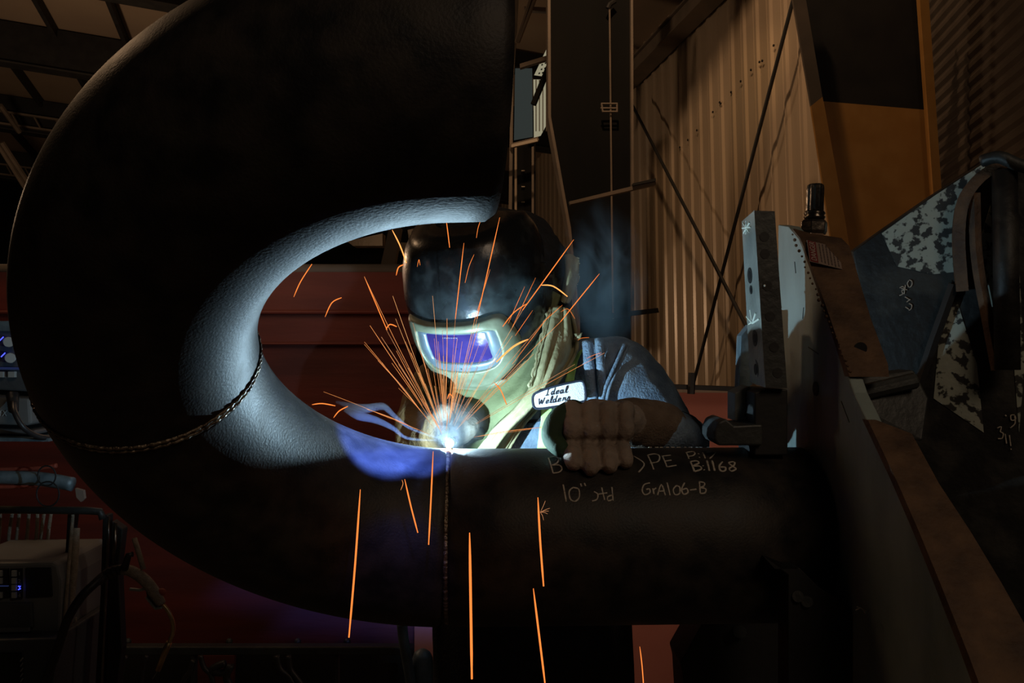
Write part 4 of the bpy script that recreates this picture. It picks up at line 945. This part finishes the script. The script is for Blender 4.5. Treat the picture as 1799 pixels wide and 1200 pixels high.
# leather sleeve on the far arm, torch hand
ls = limbs('leather_sleeve', [([(775,690,1.86),(748,745,1.80),(745,800,1.74)], [.070,.062,.055]), ([(745,800,1.74),(765,775,1.68),(782,752,1.62)], [.055,.05,.042])], M['sleeve'], pr, .008, 5)
disp(ls, .05, .012)
rg_ = limbs('right_glove', [([(766,773.68,1.74),(780,753.22,1.67),(794,738.96,1.63)], [.038,.04,.034]),
 ([(792,732.76,1.63),(816,735.24,1.6),(832,745.16,1.58),(828,755.08,1.58)], [.014,.014,.013,.012]),
 ([(790,740.82,1.62),(814,745.16,1.585),(828,755.08,1.57),(820,763.76,1.57)], [.014,.014,.013,.012]),
 ([(786,750.12,1.62),(806,755.08,1.58),(818,763.76,1.565),(810,771.2,1.565)], [.014,.014,.013,.012]),
 ([(782,757.56,1.63),(796,763.76,1.59),(806,771.2,1.57),(800,777.4,1.57)], [.013,.013,.012,.011]),
 ([(784,736.48,1.6),(776,726.56,1.57),(780,721.6,1.555)], [.018,.018,.016])], M['glovegrey'], pr, .0045, 4)
gun = thing('welding_gun', 'dark welding gun held in the right glove, its tip at the arc', 'welding torch', P(830, 745, 1.5))
m = MB(); m.tube(smooth_path([P(846,762,1.66), P(822,758,1.60), P(808,768,1.59)], 5), .012, 12); build('grip', m, M['hose'], gun, smooth=True)
m = MB(); m.tube(smooth_path([P(808,768,1.59), P(798,774,1.54), P(792,778,1.50)], 5), .006, 10); build('neck', m, M['bronze'], gun, smooth=True)
m = MB(); m.tube([P(792,778,1.50), P(789,780,1.465)], [.009,.0075], 14); build('nozzle', m, M['bronze'], gun, smooth=True)
# left glove resting on the pipe
def G(x, y, lift): # point lifted above the pipe's surface
    p, n_ = pipe_hit(x, y); return p+n_*lift
fing = []
def CYL(px, deg, lift):
    x = (pipe_hit(px, 825)[0]-XA).dot(aX); a_ = math.radians(deg); return XA+aX*x+(up_*math.cos(a_)-wd_*math.sin(a_))*(r+lift)
def fpath(x0, x1, x2, tip):
    return [P(x0+4,726,1.435), P(x0+1,719,1.408), P(x0,738,1.388), P(x1,758,1.374), CYL(x1,17,.0125), CYL((x1+x2)/2,32,.0115), CYL(x2,tip,.0115)]
FS = [(1003,1005,1007,44,.0142),(1035,1036,1037,49,.0140),(1067,1068,1069,47,.0140),(1098,1099,1099,43,.0134)]
m = MB()
for x0, x1, x2, yt, rr in FS:
    pp = smooth_path(fpath(x0, x1, x2, yt), 6); n_ = len(pp)
    prof = [rr*(1.02, 1.10, 1.0, .98, 1.0, .93)[0]]*n_
    prof = interp([rr*1.0, rr*1.03, rr*1.0, rr*1.02, rr*1.0, rr*1.0, rr*.93], 6)
    prof = [p_*(1+.025*math.sin(i*1.9+x0)) for i, p_ in enumerate(prof)]
    m.tube(pp, prof, 16, up=eX); m.ball(pp[-1], prof[-1]*1.0); m.ball(pp[0], prof[0])
# back of the hand
for a, b, ra, rb_ in (((1010,730,1.435),(1090,742,1.50),.022,.030), ((1045,727,1.435),(1110,742,1.50),.024,.032), ((1085,732,1.435),(1120,745,1.50),.022,.034), ((1026,746,1.45),(1100,752,1.49),.022,.028)):
    m.tube([P(*a), P(*b)], [ra, rb_], 16); m.ball(P(*a), ra); m.ball(P(*b), rb_)
lg = build('left_glove', m, M['glove'], pr, smooth=True); remesh(lg, .003, 1, .5); disp(lg, .018, .0035, 3)
m = MB(); pp = smooth_path([P(1006,728,1.42), P(986,738,1.40), P(973,755,1.388), P(972,772,1.378), P(984,788,1.36)], 5)
m.tube(pp, interp([.024,.022,.019,.017,.014], 5), 14); m.ball(pp[-1], .014); m.ball(pp[0], .024)
th_ = build('thumb', m, M['darkglove'], lg, smooth=True); remesh(th_, .003, 2, .5)
cf = limbs('glove_cuff', [([(1098,742,1.49),(1140,745,1.51),(1168,748,1.535)], [(.041,.041),(.043,.043),(.040,.040)])], M['cuff'], pr, .005, 3)
disp(cf, .03, .005)
mm = MB(); mm.tube(smooth_path([P(1115,771,1.475), P(1150,764,1.48), P(1188,766,1.51)], 5), .004, 8); build('cuff_hem', mm, M['cuff'], cf, smooth=True)
strip('jacket_cuff', [[(1196,690+40,1.56),(1212,735,1.56)],[(1190,760,1.56),(1218,770,1.56)]], M['navy'], jk, .004)
# dark outer sleeve shell (unlit navy overlay jacket vest edge)
# apron and trousers
tr = limbs('trousers', [([(930,1000,2.02),(930,1080,2.02)], (.19)), ([(1010,1060,2.0),(1020,1300,1.98),(1028,1600,2.03)], [.115,.095,.085]), ([(850,1060,2.0),(835,1300,1.94),(828,1600,2.03)], [.115,.095,.085])], M['navy'], pr, .014, 5)
cloth('apron', [[(765,1000,1.86),(850,1000,1.80),(950,1000,1.79),(1040,1000,1.81),(1108,1000,1.88)],[(760,1100,1.86),(850,1100,1.79),(950,1100,1.78),(1040,1100,1.80),(1110,1100,1.88)],[(765,1200,1.86),(850,1200,1.79),(950,1200,1.78),(1040,1200,1.80),(1114,1200,1.88)],[(770,1300,1.88),(850,1300,1.80),(950,1300,1.79),(1040,1300,1.82),(1112,1300,1.9)]], M['hood'], pr, t=.004, fold=.006, ff=7)
mm = MB()
for cx_ in (828, 1028): mm.tube(smooth_path([P(cx_,1600,2.06), P(cx_,1640,2.05), P(cx_-5,1655,1.92), P(cx_-6,1665,1.82)], 4), interp([.06,.06,.05,.04], 4), 14)
for v_ in mm.v: v_.z = max(v_.z, .002)
build('work_boots', mm, M['hose'], pr, smooth=True)
kn = limbs('blue_lit_knee', [([(742,1158,1.80),(742,1230,1.80)], (.022))], M['bluesteel'], pr, .006, 4)  # trouser knee; the blue light on the fabric is put into its colour
m = MB(); m.tube(smooth_path([P(706,1095,1.78), P(710,1130,1.78), P(722,1200,1.78), P(735,1290,1.78)], 5), .0105, 12)  # gun cable; its blue light is painted in by the blue grey colour
tag(build('feed_tube', m, M['bluesteel'], smooth=True, origin=P(710,1120,1.78)), 'blue-lit tube coming down from behind the bend beside the apron', 'tube')

# ------------------------------------------------------------------ smoke
def smoke(name, c, rad, dens, col, nscale, label, rot=0, thr=(.42,.75), stretch=(1,1,1), an=.2):
    m_, nt, out = nodes('smoke '+name); N = nt.nodes; L = nt.links
    v = N.new('ShaderNodeVolumePrincipled'); v.inputs['Color'].default_value = (*col, 1); v.inputs['Anisotropy'].default_value = an
    tc = N.new('ShaderNodeTexCoord'); mp = N.new('ShaderNodeMapping'); mp.inputs['Scale'].default_value = stretch
    ln = N.new('ShaderNodeVectorMath'); ln.operation = 'LENGTH'
    dv_ = N.new('ShaderNodeVectorMath'); dv_.operation = 'DIVIDE'; dv_.inputs[1].default_value = rad
    L.new(tc.outputs['Object'], dv_.inputs[0]); L.new(dv_.outputs[0], ln.inputs[0]); L.new(tc.outputs['Object'], mp.inputs[0])
    fo = N.new('ShaderNodeMapRange'); fo.inputs['From Min'].default_value = .95; fo.inputs['From Max'].default_value = .15; L.new(ln.outputs['Value'], fo.inputs[0])
    no = N.new('ShaderNodeTexNoise'); no.inputs['Scale'].default_value = nscale; no.inputs['Detail'].default_value = 4; no.inputs['Distortion'].default_value = 1.2
    L.new(mp.outputs[0], no.inputs['Vector'])
    mr = N.new('ShaderNodeMapRange'); mr.inputs['From Min'].default_value = thr[0]; mr.inputs['From Max'].default_value = thr[1]; L.new(no.outputs[0], mr.inputs[0])
    mu = N.new('ShaderNodeMath'); mu.operation = 'MULTIPLY'; L.new(fo.outputs[0], mu.inputs[0]); L.new(mr.outputs[0], mu.inputs[1])
    m2_ = N.new('ShaderNodeMath'); m2_.operation = 'MULTIPLY'; m2_.inputs[1].default_value = dens; L.new(mu.outputs[0], m2_.inputs[0])
    L.new(m2_.outputs[0], v.inputs['Density']); L.new(v.outputs[0], out.inputs['Volume'])
    mm = MB(); R = Matrix.Rotation(rot, 3, 'Y'); mm.ball((0,0,0), rad, 20, 12)
    o = build(name, mm, m_, None, smooth=True); o.location = c; o.rotation_euler = (0, rot, 0)
    o['label'] = label; o['category'] = 'smoke'; o['kind'] = 'stuff'
    return o
smoke('welding_smoke', P(795,742,1.40), (.062,.055,.052), 1.1, (.85,.95,1), 34, 'bright white smoke puff glowing just above the arc', thr=(.35,.7))
smoke('smoke_plume', P(1060,480,1.58), (.085,.07,.15), 15, (.6,.85,1), 14, 'blue smoke plume rising behind the hood against the dark column', rot=-.1, stretch=(1,1,.6))
smoke('smoke_haze', P(850,530,1.535), (.14,.05,.045), 7, (.6,.92,1), 22, 'thin bluish haze drifting across the front of the helmet', rot=-.15, thr=(.4,.7))
smoke('smoke_wisp', P(720,925,1.13), (.035,.03,.09), 3.5, (.5,.6,1), 22, 'dim blue smoke wisp sinking in front of the lower elbow', rot=.1)
for pa, lb in (([(770,770,1.40),(720,752,1.41),(690,728,1.42),(672,714,1.42),(640,718,1.42),(612,712,1.42),(590,706,1.42)], 'upper curling blue-white wisp left of the arc'),
               ([(768,774,1.40),(716,770,1.41),(690,752,1.42),(660,738,1.42),(630,730,1.42),(606,718,1.42)], 'lower curling blue-white wisp left of the arc')):
    v_ = nodes('wisp'+lb[:5]); sv = v_[1].nodes.new('ShaderNodeVolumePrincipled'); sv.inputs['Color'].default_value = (.75,.85,1,1); sv.inputs['Density'].default_value = 5
    v_[1].links.new(sv.outputs[0], v_[2].inputs['Volume'])
    m = MB(); m.tube(smooth_path([P(*q) for q in pa], 6), interp([.001,.0025,.004,.006,.008,.005,.002][:len(pa)], 6), 8)
    o = build('smoke_wisp', m, v_[0], smooth=True, origin=P(*pa[3])); tag(o, lb, 'smoke', kind='stuff')

# ------------------------------------------------------------------ lights, camera
def lamp(name, kind, loc, col, e, size=.1, target=None, spot=None, blend=.5):
    d = bpy.data.lights.new(name, kind); d.color = col; d.energy = e
    if kind == 'AREA': d.size = size
    else: d.shadow_soft_size = size
    if spot: d.spot_size = math.radians(spot); d.spot_blend = blend
    o = bpy.data.objects.new(name, d); COL.objects.link(o); o.location = loc
    if target is not None: o.rotation_euler = (V(target)-V(loc)).to_track_quat('-Z', 'Y').to_euler()
    return o
lamp('arc_light', 'POINT', crown(-.003, .0035, .06), (.54,.82,1.), 8.5, .002)
lamp('added_blue_spot', 'SPOT', P(700,610,1.12), (.09,.20,1.), 75, .01, P(668,775,1.34), 30, .3)  # added unseen spot that tints the elbow blue left of the weld
lamp('added_blue_spot', 'SPOT', P(760,600,1.12), (.09,.20,1.), 60, .01, P(728,790,1.37), 24, .3)  # second added spot, widens the blue stretch towards the groove
lamp('added_smoke_spot', 'SPOT', P(770,700,.95), (.12,.18,1.), 1.2, .01, P(718,925,1.15), 26, .8)  # added unseen spot to light the smoke wisp below the elbow
lamp('hall_lamp', 'SPOT', V((.5, 5.6, 8.4)), (1.,.62,.34), 520, .12, wallpt(1290,240), 100, .9)
lamp('roof_lamp', 'POINT', V((-6.5, 9.5, 4.0)), (1.,.66,.40), 260, .3)
lamp('rim_lamp', 'POINT', V((-1.9, 2.4, 3.0)), (1.,.62,.34), 16, .15)
lamp('front_lamp', 'AREA', V((1.6, -1.8, 3.2)), (1.,.74,.52), 19, 1.2, P(1100,800,1.4))
lamp('added_wall_streak', 'SPOT', wallpt(1330,-220,1.3), (1.,.62,.28), 60, .05, wallpt(1288,210), 34, .9)  # added unseen spot for the bright streak on the wall ribs
lamp('added_panel_fill', 'POINT', P(1290,930,2.3), (1.,.68,.5), 2.2, .1)  # added fill hidden behind the pipe, brightens the low red panel
lamp('low_lamp', 'POINT', V((-.9, 2.6, 1.75)), (1.,.6,.38), 1.8, .2)
wd = bpy.data.worlds.new('World'); sc.world = wd; wd.use_nodes = True
wd.node_tree.nodes['Background'].inputs[0].default_value = (.30,.32,.36,1); wd.node_tree.nodes['Background'].inputs[1].default_value = .006
cam = bpy.data.cameras.new('Camera'); cam.lens = F/1799*36; cam.sensor_width = 36; cam.clip_start = .05; cam.clip_end = 200
co = bpy.data.objects.new('Camera', cam); COL.objects.link(co); co.location = CAM; co.rotation_euler = (math.pi/2+PITCH, 0, 0); sc.camera = co
sc.view_settings.view_transform = 'Standard'; sc.view_settings.look = 'None'; sc.view_settings.exposure = 0; sc.view_settings.gamma = 1; sc.view_settings.use_curve_mapping = False
